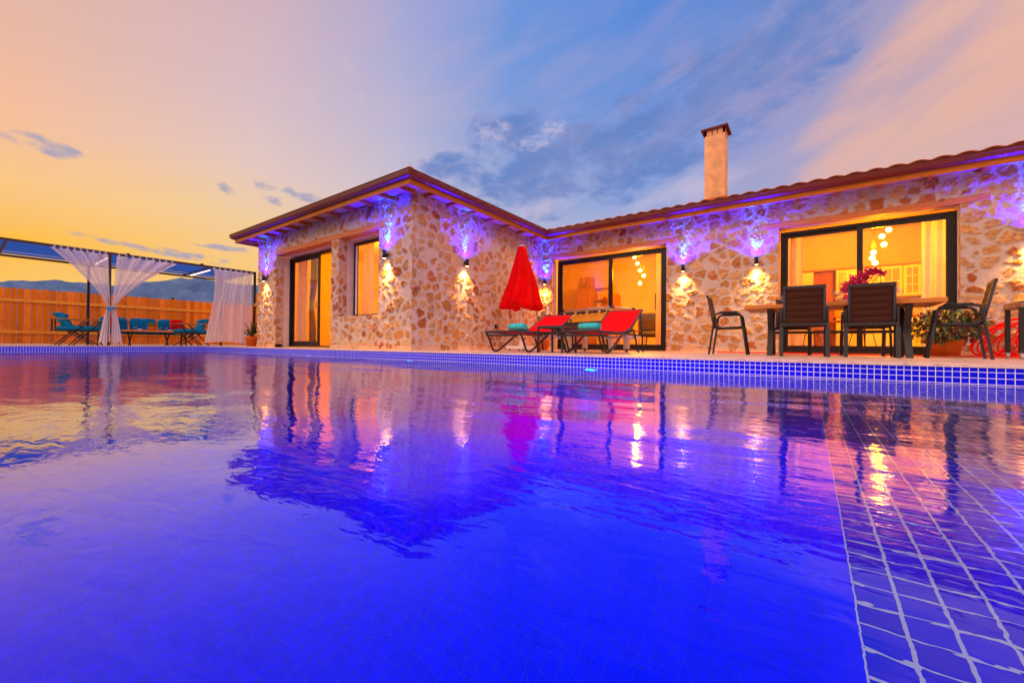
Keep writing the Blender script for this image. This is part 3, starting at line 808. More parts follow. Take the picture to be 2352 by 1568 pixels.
# doors and windows
def frame_rect(mb, x0, x1, z0, z1, y0, y1, w, wb=None, wt=None):
    wb = wb or w; wt = wt or w
    mb.box((x0, y0, z0), (x0+w, y1, z1)); mb.box((x1-w, y0, z0), (x1, y1, z1))
    mb.box((x0+w, y0, z0), (x1-w, y1, z0+wb)); mb.box((x0+w, y0, z1-wt), (x1-w, y1, z1))
def sliding(x0, x1, z0, z1, y, xm, openr=False):
    b2 = MB(); frame_rect(b2, x0, x1, z0, z1, y, y+.10, .055, .03, .06)
    fr_ = b2.build('sliding_door', M_frame, house, bevel=.004)
    b3 = MB(); frame_rect(b3, x0+.056, xm+.045, z0+.031, z1-.061, y+.052, y+.092, .07, .11, .06); s1 = b3.build('sash', M_frame, fr_)
    b4 = MB(); b4.box((x0+.13, y+.068, z0+.145), (xm-.03, y+.076, z1-.125)); b4.build('pane', M_glass, fr_)
    if not openr:
        b3 = MB(); frame_rect(b3, xm-.045, x1-.056, z0+.031, z1-.061, y+.008, y+.048, .07, .11, .06); b3.build('sash', M_frame, fr_)
        b4 = MB(); b4.box((xm+.03, y+.024, z0+.145), (x1-.13, y+.032, z1-.125)); b4.build('pane', M_glass, fr_)
    b5 = MB(); b5.box((xm+.0, y-.012, 1.0), (xm+.02, y+.004, 1.16)); b5.build('handle', M_black, fr_)
sliding(-11.559, -8.86, .03, 2.44, YA+.35, -10.15, openr=True)
sliding(-5.65, -2.70, .02, 2.48, YC+RC, -4.11)
sliding(-.44, 2.045, .02, 2.46, YC+RC, .80)
b_ = MB(); frame_rect(b_, -8.50, -7.06, .72, 2.44, YA+.35, YA+.43, .06); wn = b_.build('window', M_frame, house, bevel=.004)
b_ = MB(); b_.box((-8.44, YA+.385, .78), (-7.12, YA+.393, 2.38)); b_.build('pane', M_glass, wn)
b_ = MB(); b_.box((-8.41, YA+.34, .79), (-8.37, YA+.36, 2.37)); b_.build('sash_bar', M_white, wn)

# interior shell
b_ = MB()
b_.box((-12.3, 9.35, 0), (-6.2, 9.45, 2.95)); b_.box((-12.42, 5.45, 0), (-12.3, 9.45, 2.95)); b_.box((-6.3, 5.50, 0), (-6.2, 9.35, 2.95))
b_.box((-8.2, 14.15, 0), (6.5, 14.25, 3.2)); b_.box((-8.3, 9.46, 0), (-8.2, 14.15, 3.2)); b_.box((3.4, 10.1, 0), (3.5, 14.15, 3.2))
# inner leaf of the outer walls
for (a, e, z0, z1) in ((-12.3, -11.56, 0, 2.95), (-8.844, -8.539, 0, 2.95), (-7.073, -6.3, 0, 2.95), (-11.56, -8.844, 2.49, 2.95), (-8.539, -7.073, 2.49, 2.95), (-8.539, -7.073, 0, .70)):
    b_.box((a, YA+.452, z0), (e, YA+.50, z1))
for (a, e, z0, z1) in ((-8.2, -5.73, 0, 3.19), (-2.65, -.47, 0, 3.19), (2.06, 3.4, 0, 3.19), (-5.73, -2.65, 2.54, 3.19), (-.47, 2.06, 2.54, 3.19)):
    b_.box((a, YC+.302, z0), (e, YC+.34, z1))
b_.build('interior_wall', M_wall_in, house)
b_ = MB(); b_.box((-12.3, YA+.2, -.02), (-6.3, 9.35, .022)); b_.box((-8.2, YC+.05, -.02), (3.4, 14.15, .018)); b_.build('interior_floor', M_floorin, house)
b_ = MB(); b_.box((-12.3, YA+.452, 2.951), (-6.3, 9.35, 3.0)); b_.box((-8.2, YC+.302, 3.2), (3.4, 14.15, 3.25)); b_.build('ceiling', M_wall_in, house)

# ------------------------------------------------------------------ wall lamps (blue up, warm down)
def wall_lamp(x, y, z, out, label):
    t = thing('wall_lamp', label, 'wall lamp', (x, y, z), 0, 'cylinder up and down lamps on the stone walls')
    ox, oy = out
    c_ = (ox*.085, oy*.085)
    b2 = MB(); b2.lathe([(.0, .078), (.030, .078), (.036, .086), (.036, -.074), (.030, -.068), (.0, -.068)], 20, (c_[0], c_[1], 0)); b2.build('lamp_body', M_frame, t)
    b2 = MB(); b2.bar((0, 0, 0), (c_[0]*.7, c_[1]*.7, 0), .04, .06); b2.build('mounting_bracket', M_frame, t)
    b2 = MB(); b2.lathe([(0, .079), (.029, .079)], 16, (c_[0], c_[1], 0)); b2.build('blue_lens', mat('blue_led', (.1,.2,1), emit=(.05,.35,1), estr=30, bump=0, var=0), t)
    b2 = MB(); b2.lathe([(.029, -.069), (0, -.069)], 16, (c_[0], c_[1], 0)); b2.build('warm_lens', mat('warm_led', (1,.8,.4), emit=(1,.62,.22), estr=40, bump=0, var=0), t)
    k = .085
    d_up = (-ox*.22, -oy*.22, 1); d_dn = (-ox*.16, -oy*.16, -1)
    lamp('blue_beam', 'SPOT', (c_[0]*1.25, c_[1]*1.25, .10), 620, (.004,.0,1), t, spot_size=R(146), spot_blend=1, shadow_soft_size=.015, dir=(-ox*.12, -oy*.12, 1))
    lamp('cyan_core', 'SPOT', (c_[0]*1.1, c_[1]*1.1, .10), 50, (0,.75,1), t, spot_size=R(44), spot_blend=1, shadow_soft_size=.012, dir=d_up)
    lamp('warm_core', 'SPOT', (c_[0]*1.0, c_[1]*1.0, -.09), 85, (1,.58,.18), t, spot_size=R(44), spot_blend=1, shadow_soft_size=.012, dir=(-ox*.24, -oy*.24, -1))
    lamp('warm_beam', 'SPOT', (c_[0]*1.2, c_[1]*1.2, -.09), 95, (1,.46,.09), t, spot_size=R(100), spot_blend=1, shadow_soft_size=.015, dir=d_dn)
for x, y, o_, lb in (
    (-12.11, YA, (0,-1), 'black up and down lamp at the far left end of the gable wall'),
    (-6.78, YA, (0,-1), 'black up and down lamp right of the deep window, left of the house corner'),
    (XW, 6.53, (1,0), 'black up and down lamp alone on the shaded side wall left of the red parasol'),
    (-5.93, YC, (0,-1), 'black up and down lamp in the inner corner just behind the red parasol'),
    (-2.27, YC, (0,-1), 'black up and down lamp just right of the games table door'),
    (-.843, YC, (0,-1), 'black up and down lamp just left of the dining side glass door'),
    (2.80, YC, (0,-1), 'black up and down lamp cut by the right edge, above the red hose')):
    wall_lamp(x, y, 1.885, o_, lb)

# black outdoor socket on the side wall
b_ = MB(); b_.box((XW+.004, 7.61, .51), (XW+.045, 7.68, .61)); b_.box((XW+.045, 7.617, .55), (XW+.056, 7.673, .603))
tag(b_.build('wall_socket', M_black, bevel=.004), 'small black outdoor socket box low on the shaded side wall', 'socket')

# pool lights
for x, lb in ((-11.86, 'pool light under the far left part of the long pool edge'), (-8.6, 'pool light under the pool edge below the glass gable door'), (-5.34, 'pool light glowing under the pool edge below the house corner'), (-2.08, 'bright pool light under the pool edge below the right hand sun lounger')):
    t = thing('pool_light', lb, 'pool light', (x, YE, -.46), 0, 'underwater lights in the long pool wall')
    b2 = MB(); b2.tube([(0, -.001, 0), (0, -.02, 0)], .10, 20); b2.build('light_ring', M_white, t)
    b2 = MB(); b2.tube([(0, -.021, 0), (0, -.026, 0)], .08, 20); b2.build('lens', mat('pool_led', (.1,.3,1), emit=(.02,.45,1), estr=22, bump=0, var=0), t)
    lamp('pool_beam', 'SPOT', (0, -.05, 0), {-11.86: 8, -8.6: 15, -5.34: 70}.get(x, 520), (.0,.04,1), t, spot_size=R(140), spot_blend=.9, shadow_soft_size=.06, dir=(.25 if x > -3 else 0, -1, -.2))
t = thing('pool_light', 'pool light low in the pool wall behind the viewer', 'pool light', (-1.6, YB, -.6), math.pi, 'underwater lights in the long pool wall')
b2 = MB(); b2.tube([(0, -.001, 0), (0, -.02, 0)], .10, 20); b2.build('light_ring', M_white, t)
lamp('pool_beam', 'SPOT', (0, -.05, 0), 300, (.0,.04,1), t, spot_size=R(120), spot_blend=.9, shadow_soft_size=.06, dir=(-.35, -1, -.25))
t = thing('pool_light', 'small unseen pool light on the shallow bench wall, added to brighten its tiles', 'pool light', (XR, 1.2, -.215), math.pi/2, 'underwater lights in the long pool wall')  # unseen lamp, added to make the bench tiles a brighter blue
b2 = MB(); b2.tube([(0, .001, 0), (0, .016, 0)], .045, 16); b2.build('light_ring', M_white, t)
lamp('pool_beam', 'SPOT', (0, .04, .0), 420, (.0,.02,1), t, spot_size=R(170), spot_blend=.6, shadow_soft_size=.04, dir=(0, 1, .0))
# dark skimmer mouth in the tile band
b_ = MB(); frame_rect(b_, 1.405, 1.70, -.105, -.012, YE-.012, YE-.001, .012); b_.box((1.417, YE-.004, -.093), (1.688, YE-.001, -.024))
tag(b_.build('skimmer', M_black), 'dark skimmer mouth in the blue tile band at the right edge', 'skimmer')

# ------------------------------------------------------------------ chairs of the dining set
def patio_chair(name, label, loc, rz, group, sling=None, fr=None):
    sling = sling or M_sling; fr = fr or M_grey
    t = thing(name, label, 'chair', loc, rz, group)
    W = .255
    # facing +Y
    for s in (-1, 1):
        b2 = MB(); b2.bar((s*W, -.27, 0), (s*W, -.215, .40), .026, .045); b2.tube([(s*W, -.215, .38), (s*W, -.205, .46)], .014); b2.build('leg', fr, t)
        b2 = MB(); b2.tube([(s*W, .265, 0), (s*W, .20, .46)], .0155); b2.build('leg', fr, t)
        b2 = MB(); b2.tube([(s*W, -.205, .44), (s*W, -.19, .655), (s*W, .17, .655), (s*W, .20, .44)], .0155, rad=.07); b2.build('armrest', fr, t)
        b2 = MB(); b2.box((s*W-.024, -.12, .668), (s*W+.024, .13, .682)); b2.build('arm_pad', fr, t, bevel=.005)
    b2 = MB()
    b2.bar((-W, -.215, .44), (W, -.215, .44), .022, .03); b2.bar((-W, .20, .425), (W, .20, .425), .022, .022)
    for s in (-1, 1): b2.tube([(s*(W-.03), .22, .435), (s*(W-.03), -.19, .42)], .013)
    b2.build('seat_frame', fr, t)
    b2 = MB()
    for s in (-1, 1): b2.tube([(s*(W-.035), -.10, .425), (s*(W-.035), -.20, .45), (s*(W-.035), -.30, .94)], .016, rad=.06)
    b2.bar((-(W-.02), -.30, .94), (W-.02, -.30, .94), .03, .034)
    b2.build('back_frame', fr, t)
    b2 = MB(); n = 40
    def bp(u, v):
        z = .445+.475*v; y = -.205-.095*((z-.45)/.49); pf = .020*abs(math.sin(v*math.pi*5.5))**.5+.002
        return ((u-.5)*2*(W-.05), y-pf*math.sin(u*math.pi)**.2-.012*math.sin(u*math.pi)+.006, z)
    b2.grid(bp, 10, 88)
    def bp2(u, v):
        p = bp(1-u, v); return (p[0], -p[1]*0+(-.205-.095*((p[2]-.45)/.49))+.012+.007*abs(math.sin(v*math.pi*5.5)), p[2])
    b2.grid(bp2, 10, n)
    b2.build('backrest', sling, t)
    b2 = MB()
    b2.grid(lambda u, v: ((u-.5)*2*(W-.035), -.205+.42*v, .445-.02*math.sin(v*math.pi)+.006*abs(math.sin(v*math.pi*5))), 8, 30)
    b2.grid(lambda u, v: ((.5-u)*2*(W-.035), -.205+.42*v, .432-.02*math.sin(v*math.pi)), 8, 30)
    b2.build('seat', sling, t)
    return t
GC_ = 'padded sling chairs round the dining table'
patio_chair('patio_chair', 'brown backed chair seen from behind, left of the two nearest the pool', (-.04, 7.03, 0), .03, GC_)
patio_chair('patio_chair', 'brown backed chair seen from behind, right of the two nearest the pool', (.69, 7.23, 0), -.06, GC_)
patio_chair('patio_chair', 'chair in profile at the left head of the dining table, before the stone wall', (-1.02, 7.42, 0), -math.pi/2+.05, GC_, fr=M_black)
patio_chair('patio_chair', 'chair in profile at the right head of the table, in front of the leafy planter', (1.53, 7.47, 0), math.pi/2-.12, GC_)
patio_chair('patio_chair', 'chair on the far side of the table showing between the two near chairs', (.72, 8.22, 0), math.pi+.05, GC_)
patio_chair('patio_chair', 'chair on the far side of the table hidden behind the left near chair', (-.22, 8.2, 0), math.pi-.04, GC_)

# table
TX0, TX1, TY0, TY1, TZ = -.77, 1.38, 7.06, 7.92, .75
t = thing('dining_table', 'long timber topped dining table on black hourglass legs, laid for a meal', 'table', ((TX0+TX1)/2, (TY0+TY1)/2, 0))
hx, hy = (TX1-TX0)/2, (TY1-TY0)/2
b_ = MB()
for k in range(5):
    y0 = -hy+k*2*hy/5; b_.box((-hx, y0+.001, TZ-.055), (hx, y0+2*hy/5-.001, TZ))
b_.build('tabletop', M_table, t, bevel=.003)
for s in (-1, 1):
    for q in (-1, 1):
        b_ = MB(); b_.bar((s*(hx-.32), q*.31, TZ-.056), (s*(hx-.32), q*.13, .38), .07, .035); b_.bar((s*(hx-.32), q*.13, .39), (s*(hx-.32), q*.33, 0), .07, .035); b_.build('leg', M_black, t)
    b_ = MB(); b_.box((s*(hx-.32)-.03, -.36, TZ-.075), (s*(hx-.32)+.03, .36, TZ-.056)); b_.build('leg_plate', M_black, t)
b_ = MB(); b_.box((-(hx-.32), -.02, .33), (hx-.32, .02, .37)); b_.build('stretcher', M_black, t)

def glass_thing(x, y, label, wine=None):
    t = thing('wine_glass', label, 'wine glass', (x, y, TZ), 0, 'wine glasses on the dining table')
    b2 = MB(); b2.lathe([(.0, .002), (.034, .003), (.034, .005), (.006, .010), (.0045, .02), (.0045, .075), (.012, .088), (.032, .105), (.041, .130), (.040, .155), (.034, .180), (.033, .180), (.039, .155), (.040, .130), (.031, .108), (.010, .091), (0, .088)], 20); b2.build('glass', M_wine, t)
    if wine:
        b2 = MB(); b2.lathe([(0, .090), (.010, .092), (.0305, .109), (.0385, .128), (0, .1285)], 20); b2.build('wine', wine, t)
M_redw = mat('red_napkin', (.65,.01,.02), .7, var=.1)
M_amber = mat('amber_drink', (.75,.30,.05), .1, var=0, bump=0)
for x, y, lb, w in ((-.30, 7.62, 'wine glass near the left end of the dining table', None), (.33, 7.35, 'wine glass holding a golden drink, standing between the two near chairs', M_amber), (.42, 7.60, 'empty wine glass beside the pink flowers', None), (1.0, 7.42, 'wine glass right of the right near chair, by the plates', None), (-.08, 7.34, 'wine glass at the left edge of the left near chair back', None)):
    glass_thing(x, y, lb, w)
def napkin(x, y, label):
    b2 = MB(); b2.lathe([(0, .0), (.030, .0), (.026, .03), (.018, .06), (.034, .12), (.022, .135), (.03, .115), (.012, .06), (0, .055)], 14, fn=lambda r, z, t: r*(1+.22*math.sin(4*t+z*30)))
    tag(b2.build('folded_napkin', M_redw, None, (x, y, TZ+.001)), label, 'napkin', 'red napkins on the table')
napkin(-.22, 7.58, 'folded red napkin standing near the left end of the table')
napkin(.46, 7.48, 'folded red napkin standing in front of the pink flowers')
napkin(.93, 7.55, 'folded red napkin just right of the right near chair')
def plate(x, y, label, r=.135):
    b2 = MB(); b2.lathe([(0, .004), (r*.55, .002), (r*.62, .004), (r, .020), (r, .024), (r*.62, .010), (0, .009)], 32)
    tag(b2.build('plate', M_porc, None, (x, y, TZ+.001)), label, 'plate', 'white plates on the table')
plate(-.55, 7.5, 'white plate at the bare left end of the table'); plate(1.17, 7.46, 'white plate at the right end of the table'); plate(.50, 7.26, 'white plate in front of the right near chair'); plate(0.0, 7.70, 'white plate on the far side of the table')
b_ = MB(); b_.cushion((0, 0, .035), (.20, .10, .07), p=2.2, n=10, wob=.12)
bt = thing('bread_basket', 'golden bread loaf on a small tray between the near chairs', 'bread', (.12, 7.48, TZ+.001)); b_.build('loaf', M_bread, bt)
b_ = MB(); b_.lathe([(0, .0), (.12, .0), (.13, .014), (.12, .010), (0, .008)], 20); b_.build('tray', M_white, bt)

# foliage helpers
def leaf(mb, p, d, L, w, fold=.25, droop=.2):
    p = Vector(p); d = Vector(d).normalized(); s = d.cross(Vector((0,0,1)))
    if s.length < .1: s = Vector((1,0,0))
    s.normalize(); n = s.cross(d)
    a = p+d*L*.33; b2 = p+d*L*.7-n*L*droop*.4; e = p+d*L-n*L*droop
    mb.add([p, a+s*w/2+n*fold*w, b2+s*w*.36+n*fold*w*.7, e, b2-s*w*.36+n*fold*w*.7, a-s*w/2+n*fold*w, a, b2], [(0,1,6), (1,2,7,6), (2,3,7), (0,6,5), (6,7,4,5), (7,3,4)])
def rdir(r_, up=.3):
    while True:
        v = Vector((r_.uniform(-1,1), r_.uniform(-1,1), r_.uniform(-1,1)))
        if .1 < v.length < 1: break
    v.normalize(); v.z = v.z*.8+up; return v.normalized()

# pink flowers
ft = thing('flower_vase', 'spray of bright pink blossom in a small vase on the dining table', 'flowers', (.62, 7.66, TZ))
b_ = MB(); b_.lathe([(0, .0), (.045, .0), (.055, .05), (.04, .12), (.03, .16), (.034, .17), (.026, .165), (0, .10)], 18); b_.build('vase', M_porc, ft)
r_ = random.Random(3); b_ = MB(); bs = MB()
for cx_, cz_, rr, n in ((-.13, .27, .10, 70), (-.06, .34, .09, 55), (.03, .40, .08, 45), (.10, .47, .07, 35), (.17, .46, .06, 30), (-.17, .22, .06, 25), (.0, .28, .09, 40), (.22, .42, .05, 16)):
    for i in range(n):
        c_ = Vector((cx_, 0, cz_))+rdir(r_, 0)*rr*r_.uniform(.3, 1)*Vector((1, 1, .8)).length/1.6
        d0 = rdir(r_, .2)
        for k in range(4):
            dd = (d0*.5+rdir(r_, 0)).normalized(); leaf(b_, c_, dd, .036, .034, .2, .1)
    bs.tube([(0, 0, .12), (cx_*.4, 0, cz_*.6), (cx_, 0, cz_)], .004, 5)
b_.build('blossom', M_flower, ft); bs.build('stem', M_stem, ft)

# ------------------------------------------------------------------ leafy planter by the dining door
pt = thing('leafy_planter', 'bushy red and green leaved plant in a wide terracotta pot on a saucer', 'potted plant', (1.72, 8.98, 0))
b_ = MB(); b_.lathe([(0, .0), (.19, .0), (.20, .022), (.185, .024), (0, .02)], 28); b_.build('saucer', M_terra, pt)
b_ = MB(); b_.lathe([(0, .025), (.15, .025), (.205, .22), (.215, .225), (.215, .26), (.20, .26), (.19, .235), (0, .232)], 28); b_.build('pot', M_terra, pt)
r_ = random.Random(11); L = [MB(), MB(), MB()]; bs = MB()
for i in range(26):
    a = r_.uniform(0, 6.28); rr = r_.uniform(.1, .42); zz = r_.uniform(.30, .62) if rr < .3 else r_.uniform(.22, .45)
    bs.tube([(.05*math.cos(a), .05*math.sin(a), .23), (rr*.55*math.cos(a), rr*.55*math.sin(a), zz*1.02), (rr*math.cos(a), rr*math.sin(a), zz)], .005, 5)
for i in range(900):
    a = r_.uniform(0, 6.28); u = r_.uniform(-.9, 1); q = math.sqrt(max(0, 1-u*u)); rr = r_.uniform(.55, 1.05)
    p = Vector((.46*rr*q*math.cos(a), .40*rr*q*math.sin(a), .46+.28*u*rr+.03*math.sin(a*5)))
    k = r_.choices((0, 1, 2), (5, 3, 4))[0]
    leaf(L[k], p, (p.x+r_.uniform(-.3,.3), p.y+r_.uniform(-.3,.3), r_.uniform(-.5,.45)), r_.uniform(.06,.11), r_.uniform(.03,.055), .25, r_.uniform(.1,.6))
bs.build('stem', M_stem, pt)
for mb, m_, nm in zip(L, (M_leafg, M_leafy, M_leafr), ('green_leaves', 'yellow_leaves', 'red_leaves')): mb.build(nm, m_, pt)

# red hose: coils hung against the wall and a run along the deck
b_ = MB(); r_ = random.Random(5)
cxh, yh = 2.62, 9.50
for i in range(13):
    w = r_.uniform(.16, .62); cc = cxh+r_.uniform(-.05, .35)*1; hh_ = r_.uniform(.44, .60); lean = r_.uniform(-.35, -.02); yy = yh+r_.uniform(-.10, .12); pts = []
    for k in range(28):
        a = 2*math.pi*k/28; zz = max(.014, .014+hh_*(.5-.5*math.cos(a))**1.15)
        pts.append((cc+w*.5*math.sin(a)*1.1+lean*(1-zz/.6)*1.2, yy-.15*(1-zz/.6)+.04*math.sin(a*2+i), zz))
    b_.tube(pts, .0125, 6, close=True)
for k in range(4):
    pts = [(3.2, 9.0+.05*k, .013)]
    for i in range(1, 14): pts.append((3.2-i*.36, 9.02+.055*k+.05*math.sin(i*1.3+k), .013))
    pts = pts[:5+k*3] if k < 3 else pts
    b_.tube(pts, .0125, 6)
pts = [(1.9-i*.16, 9.30+.04*math.sin(i*.9), .013) for i in range(16)]; b_.tube(pts, .0125, 6)
pts = [(1.9-i*.16, 9.36+.03*math.sin(i*.7+1), .013) for i in range(16)]; b_.tube(pts, .0125, 6)
tag(b_.build('garden_hose', M_hose), 'bright red garden hose heaped in loops against the stone wall', 'hose')

# trolley at the right edge
t = thing('serving_trolley', 'black legged trolley with a thick stone top, cut by the right edge', 'trolley', (2.22, 8.02, 0))
M_stonetop = mat('rustic_stone', (.30,.15,.10), .7, var=.35, vscale=18, bump=.8, bscale=50)
b_ = MB(); b_.box((-.03, -.04, .66), (.75, .50, .745)); b_.build('top', M_stonetop, t, bevel=.012)
for x, y in ((0.0, 0), (.7, 0), (0.0, .45), (.7, .45)):
    b_ = MB(); b_.box((x-.022, y-.022, .075), (x+.022, y+.022, .659)); lg = b_.build('leg', M_black, t)
    b_ = MB(); b_.tube([(x-.012, y, .032), (x+.012, y, .032)], .032, 14); b_.box((x-.02, y-.016, .05), (x+.02, y+.016, .075)); b_.build('castor', M_alu, lg)
b_ = MB(); b_.box((.0, -.012, .34), (.7, .012, .36)); b_.box((.0, -.012, .20), (.7, .012, .215)); b_.build('shelf_rail', M_black, t)

# ------------------------------------------------------------------ sun loungers
def lounger(name, label, loc, hinge, ang, Lb, group):
    # local x runs from the foot end to the head, local y from the right rail to the left one
    t = thing(name, label, 'sun lounger', loc, math.pi/2, group)
    W = .64; Z = .335
    ca, sa = math.cos(R(ang)), math.sin(R(ang))
    tx, tz = hinge+Lb*ca, Z+Lb*sa
    b2 = MB()
    for y in (0, W):
        b2.tube([(0, y, Z), (hinge+.55, y, Z-.02)], .019)
    for x, z in ((0.0, Z), (.62, Z), (hinge, Z), (.02, Z-.06)): b2.tube([(x, 0, z), (x, W, z)], .017)
    b2.build('frame', M_grey, t)
    for y in (-.02, W+.02):
        b2 = MB(); b2.tube([(.03, y, Z), (.10, y, .26), (.22, y, .04), (.27, y, .017), (.36, y, .02), (.46, y, .07), (.92, y, Z-.02)], .017, rad=.05); b2.build('leg', M_black, t)
        b2 = MB(); b2.tube([(1.02, y, Z), (1.20, y, Z+.085), (1.42, y, Z+.075), (1.50, y, Z-.02), (1.66, y, .03), (1.72, y, .017)], .017, rad=.06); b2.build('leg', M_black, t)
        b2 = MB(); b2.tube([(hinge+Lb*.80*ca, y, Z+Lb*.80*sa), (hinge+Lb*.86, y, .017)], .015); b2.build('leg', M_black, t)
    b2 = MB(); b2.grid(lambda u, v: (.02+(hinge-.03)*u, .02+(W-.04)*v, Z+.020-.010*math.sin(math.pi*v)), 12, 6)
    b2.grid(lambda u, v: (.02+(hinge-.03)*(1-u), .02+(W-.04)*v, Z-.012-.010*math.sin(math.pi*v)), 12, 6)
    b2.grid(lambda u, v: (.02, .02+(W-.04)*u, Z+.020-.032*v), 6, 1); b2.build('seat', M_red, t)
    b2 = MB()
    for y in (0, W): b2.tube([(hinge, y, Z), (tx, y, tz)], .021)
    b2.tube([(tx, 0, tz), (tx, W, tz)], .019); b2.tube([(hinge+.02, 0, Z+.02), (hinge+.02, W, Z+.02)], .019)
    b2.build('backrest_frame', M_grey, t)
    nx, nz = -sa, ca
    def sl(o): return lambda u, v: (hinge+.03*ca+(Lb-.03)*ca*u+nx*(o-.012*math.sin(math.pi*v)*math.sin(math.pi*u)), .018+(W-.036)*v, Z+.03*sa+(Lb-.03)*sa*u+nz*(o-.012*math.sin(math.pi*v)*math.sin(math.pi*u)))
    b2 = MB(); b2.grid(sl(.010), 14, 8); b2.grid(lambda u, v: sl(.0)(1-u, v), 14, 8); b2.build('backrest', M_red, t)
    b2 = MB()
    for y in (.10, W-.10): b2.tube([(hinge+.10, y, Z-.07), (hinge+.66, y, Z-.085)], .012)
    b2.tube([(hinge+.66, 0, Z-.05), (hinge+.66, W, Z-.05)], .012); b2.tube([(hinge+.35, 0, Z-.06), (hinge+.35, W, Z-.06)], .012); b2.build('adjuster', M_alu, t)
    return t
GL_ = 'red mesh sun loungers beside the pool'
lounger('sun_lounger', 'red mesh lounger on the left, lying lower, in front of the closed red parasol', (-3.65, 5.16, 0), 1.15, 27, .81, GL_)
lounger('sun_lounger', 'red mesh lounger on the right with its back raised, before the games table', (-2.46, 5.52, 0), 1.20, 31, .87, GL_)
def towel(x, y, z, rz, label, Ln=.30, r=.056):
    b2 = MB(); b2.tube([(-Ln/2, 0, r), (-Ln/4, 0, r*1.02), (Ln/4, 0, r*1.02), (Ln/2, 0, r)], [r*.92, r*1.05, r*1.05, r*.96], 20)
    # spiral ends
    for s in (-1, 1):
        pts = []
        for k in range(30):
            a = k*.55; rr = r*.9*(1-k/32); pts.append((s*(Ln/2+.003), rr*math.cos(a), r+rr*math.sin(a)))
        b2.tube(pts, .006, 5)
    o = b2.build('rolled_towel', M_towel, None, (x, y, z), rz); o.scale = (1, 1.25, 1)
    tag(o, label, 'towel', 'rolled turquoise towels')
towel(-3.86, 5.46, .362, 0, 'rolled turquoise towel on the left lounger, left of the small table')
towel(-2.76, 5.86, .362, 0, 'rolled turquoise towel on the right lounger, right of the small table', .33)

t = thing('side_table', 'small square charcoal side table between the two red loungers', 'side table', (-3.58, 5.66, 0))
b_ = MB(); b_.box((-.012, -.012, .425), (.462, .472, .44)); b_.build('tabletop', M_grey, t, bevel=.003)
for x in (0, .45):
    for y in (0, .46):
        b_ = MB(); b_.box((x-.014, y-.014, 0), (x+.014, y+.014, .424)); b_.build('leg', M_grey, t)
b_ = MB()
for y in (0, .46): b_.box((.015, y-.012, .395), (.435, y+.012, .424))
for x in (0, .45): b_.box((x-.012, .015, .395), (x+.012, .445, .424))
b_.build('apron', M_grey, t)

# closed parasol
t = thing('parasol', 'closed bright red parasol on a white pole in front of the side wall', 'parasol', (-5.13, 7.40, 0))
b_ = MB(); b_.tube([(0, 0, .1), (0, 0, 2.30)], .021, 12); b_.build('pole', M_white, t)
def fold(r, z, th):
    k = max(0, min(1, (2.25-z)/1.3))
    return r*(1+(.20*k+.03)*math.sin(8*th+1.2*math.sin(3*z))+.07*k*math.sin(3*th+4*z))
b_ = MB(); prof = [(.0, 2.31), (.06, 2.305), (.085, 2.28)]
for i in range(26):
    v = i/25; prof.append((.092+.34*v**1.02, 2.27-1.30*v))
prof += [(.41, .945), (.36, .925), (.26, .93), (.18, .96), (.06, 1.0)]
vsn = 96
b_.lathe(prof, vsn, (0,0,0), fold)
for i, v in enumerate(b_.v):
    th = math.atan2(v[1], v[0])
    if v[2] < 1.1: b_.v[i] = (v[0], v[1], v[2]+.05*math.sin(4*th+.6)*(1.1-v[2])/.15*.6)
b_.build('canopy', M_umb, t)
b_ = MB(); b_.lathe([(0, 2.345), (.03, 2.34), (.055, 2.335), (.065, 2.312), (0, 2.312)], 20); b_.build('cap', M_white, t)
b_ = MB(); b_.tube([(0, .0, 2.0), (0, 0, 2.03)], .02, 8)
b_ = MB(); b_.box((-.24, -.24, .03), (.24, .24, .10)); b_.lathe([(.05, .10), (.045, .20), (.028, .21)], 16); b_.build('base', M_white, t, bevel=.01)
for x in (-.18, .18):
    for y in (-.18, .18):
        b_ = MB(); b_.tube([(x, y, 0), (x, y, .03)], .025, 10); b_.build('foot', M_black, t)

# games table
p0, p1 = Vector((-4.33, 7.89, 0)), Vector((-3.07, 7.53, 0))
t = thing('foosball_table', 'foosball table with rows of black handles, silver rim and orange side', 'games table', p0, math.atan2(p1.y-p0.y, p1.x-p0.x))
L_, D_ = 1.31, .66
b_ = MB(); b_.box((.02, 0, .62), (L_-.02, .02, .86)); b_.box((.02, D_-.02, .62), (L_-.02, D_, .86)); b_.box((0.0, 0, .62), (.02, D_, .86)); b_.box((L_-.02, 0, .62), (L_, D_, .86)); b_.build('cabinet', M_orange, t)
b_ = MB(); b_.box((.0, -.002, .40), (L_, .018, .619)); b_.box((0, D_-.018, .40), (L_, D_+.002, .619)); b_.box((0, .018, .40), (.018, D_-.018, .619)); b_.box((L_-.018, .018, .40), (L_, D_-.018, .619)); b_.build('apron', M_darkpanel, t)
b_ = MB(); b_.box((.03, .03, .68), (L_-.03, D_-.03, .69)); b_.build('playfield', mat('green_field', (.03,.25,.05), .6), t)
b_ = MB(); b_.box((.03, -.028, .862), (L_-.03, .03, .895)); b_.box((.03, D_-.03, .862), (L_-.03, D_+.028, .895)); b_.box((-.02, .03, .862), (.03, D_-.03, .895)); b_.box((L_-.03, .03, .862), (L_+.02, D_-.03, .895)); b_.build('rim', M_alu, t, bevel=.004)
for x in (0, L_):
    for y in (0, D_):
        b_ = MB(); b_.box((x-.035, y-.035, .855), (x+.035, y+.035, .905)); b_.build('corner_cap', M_black, t)
        b_ = MB(); b_.box((x-.01, y-.018, .62), (x+.01, y+.018, .855)); b_.build('corner_post', M_alu, t)
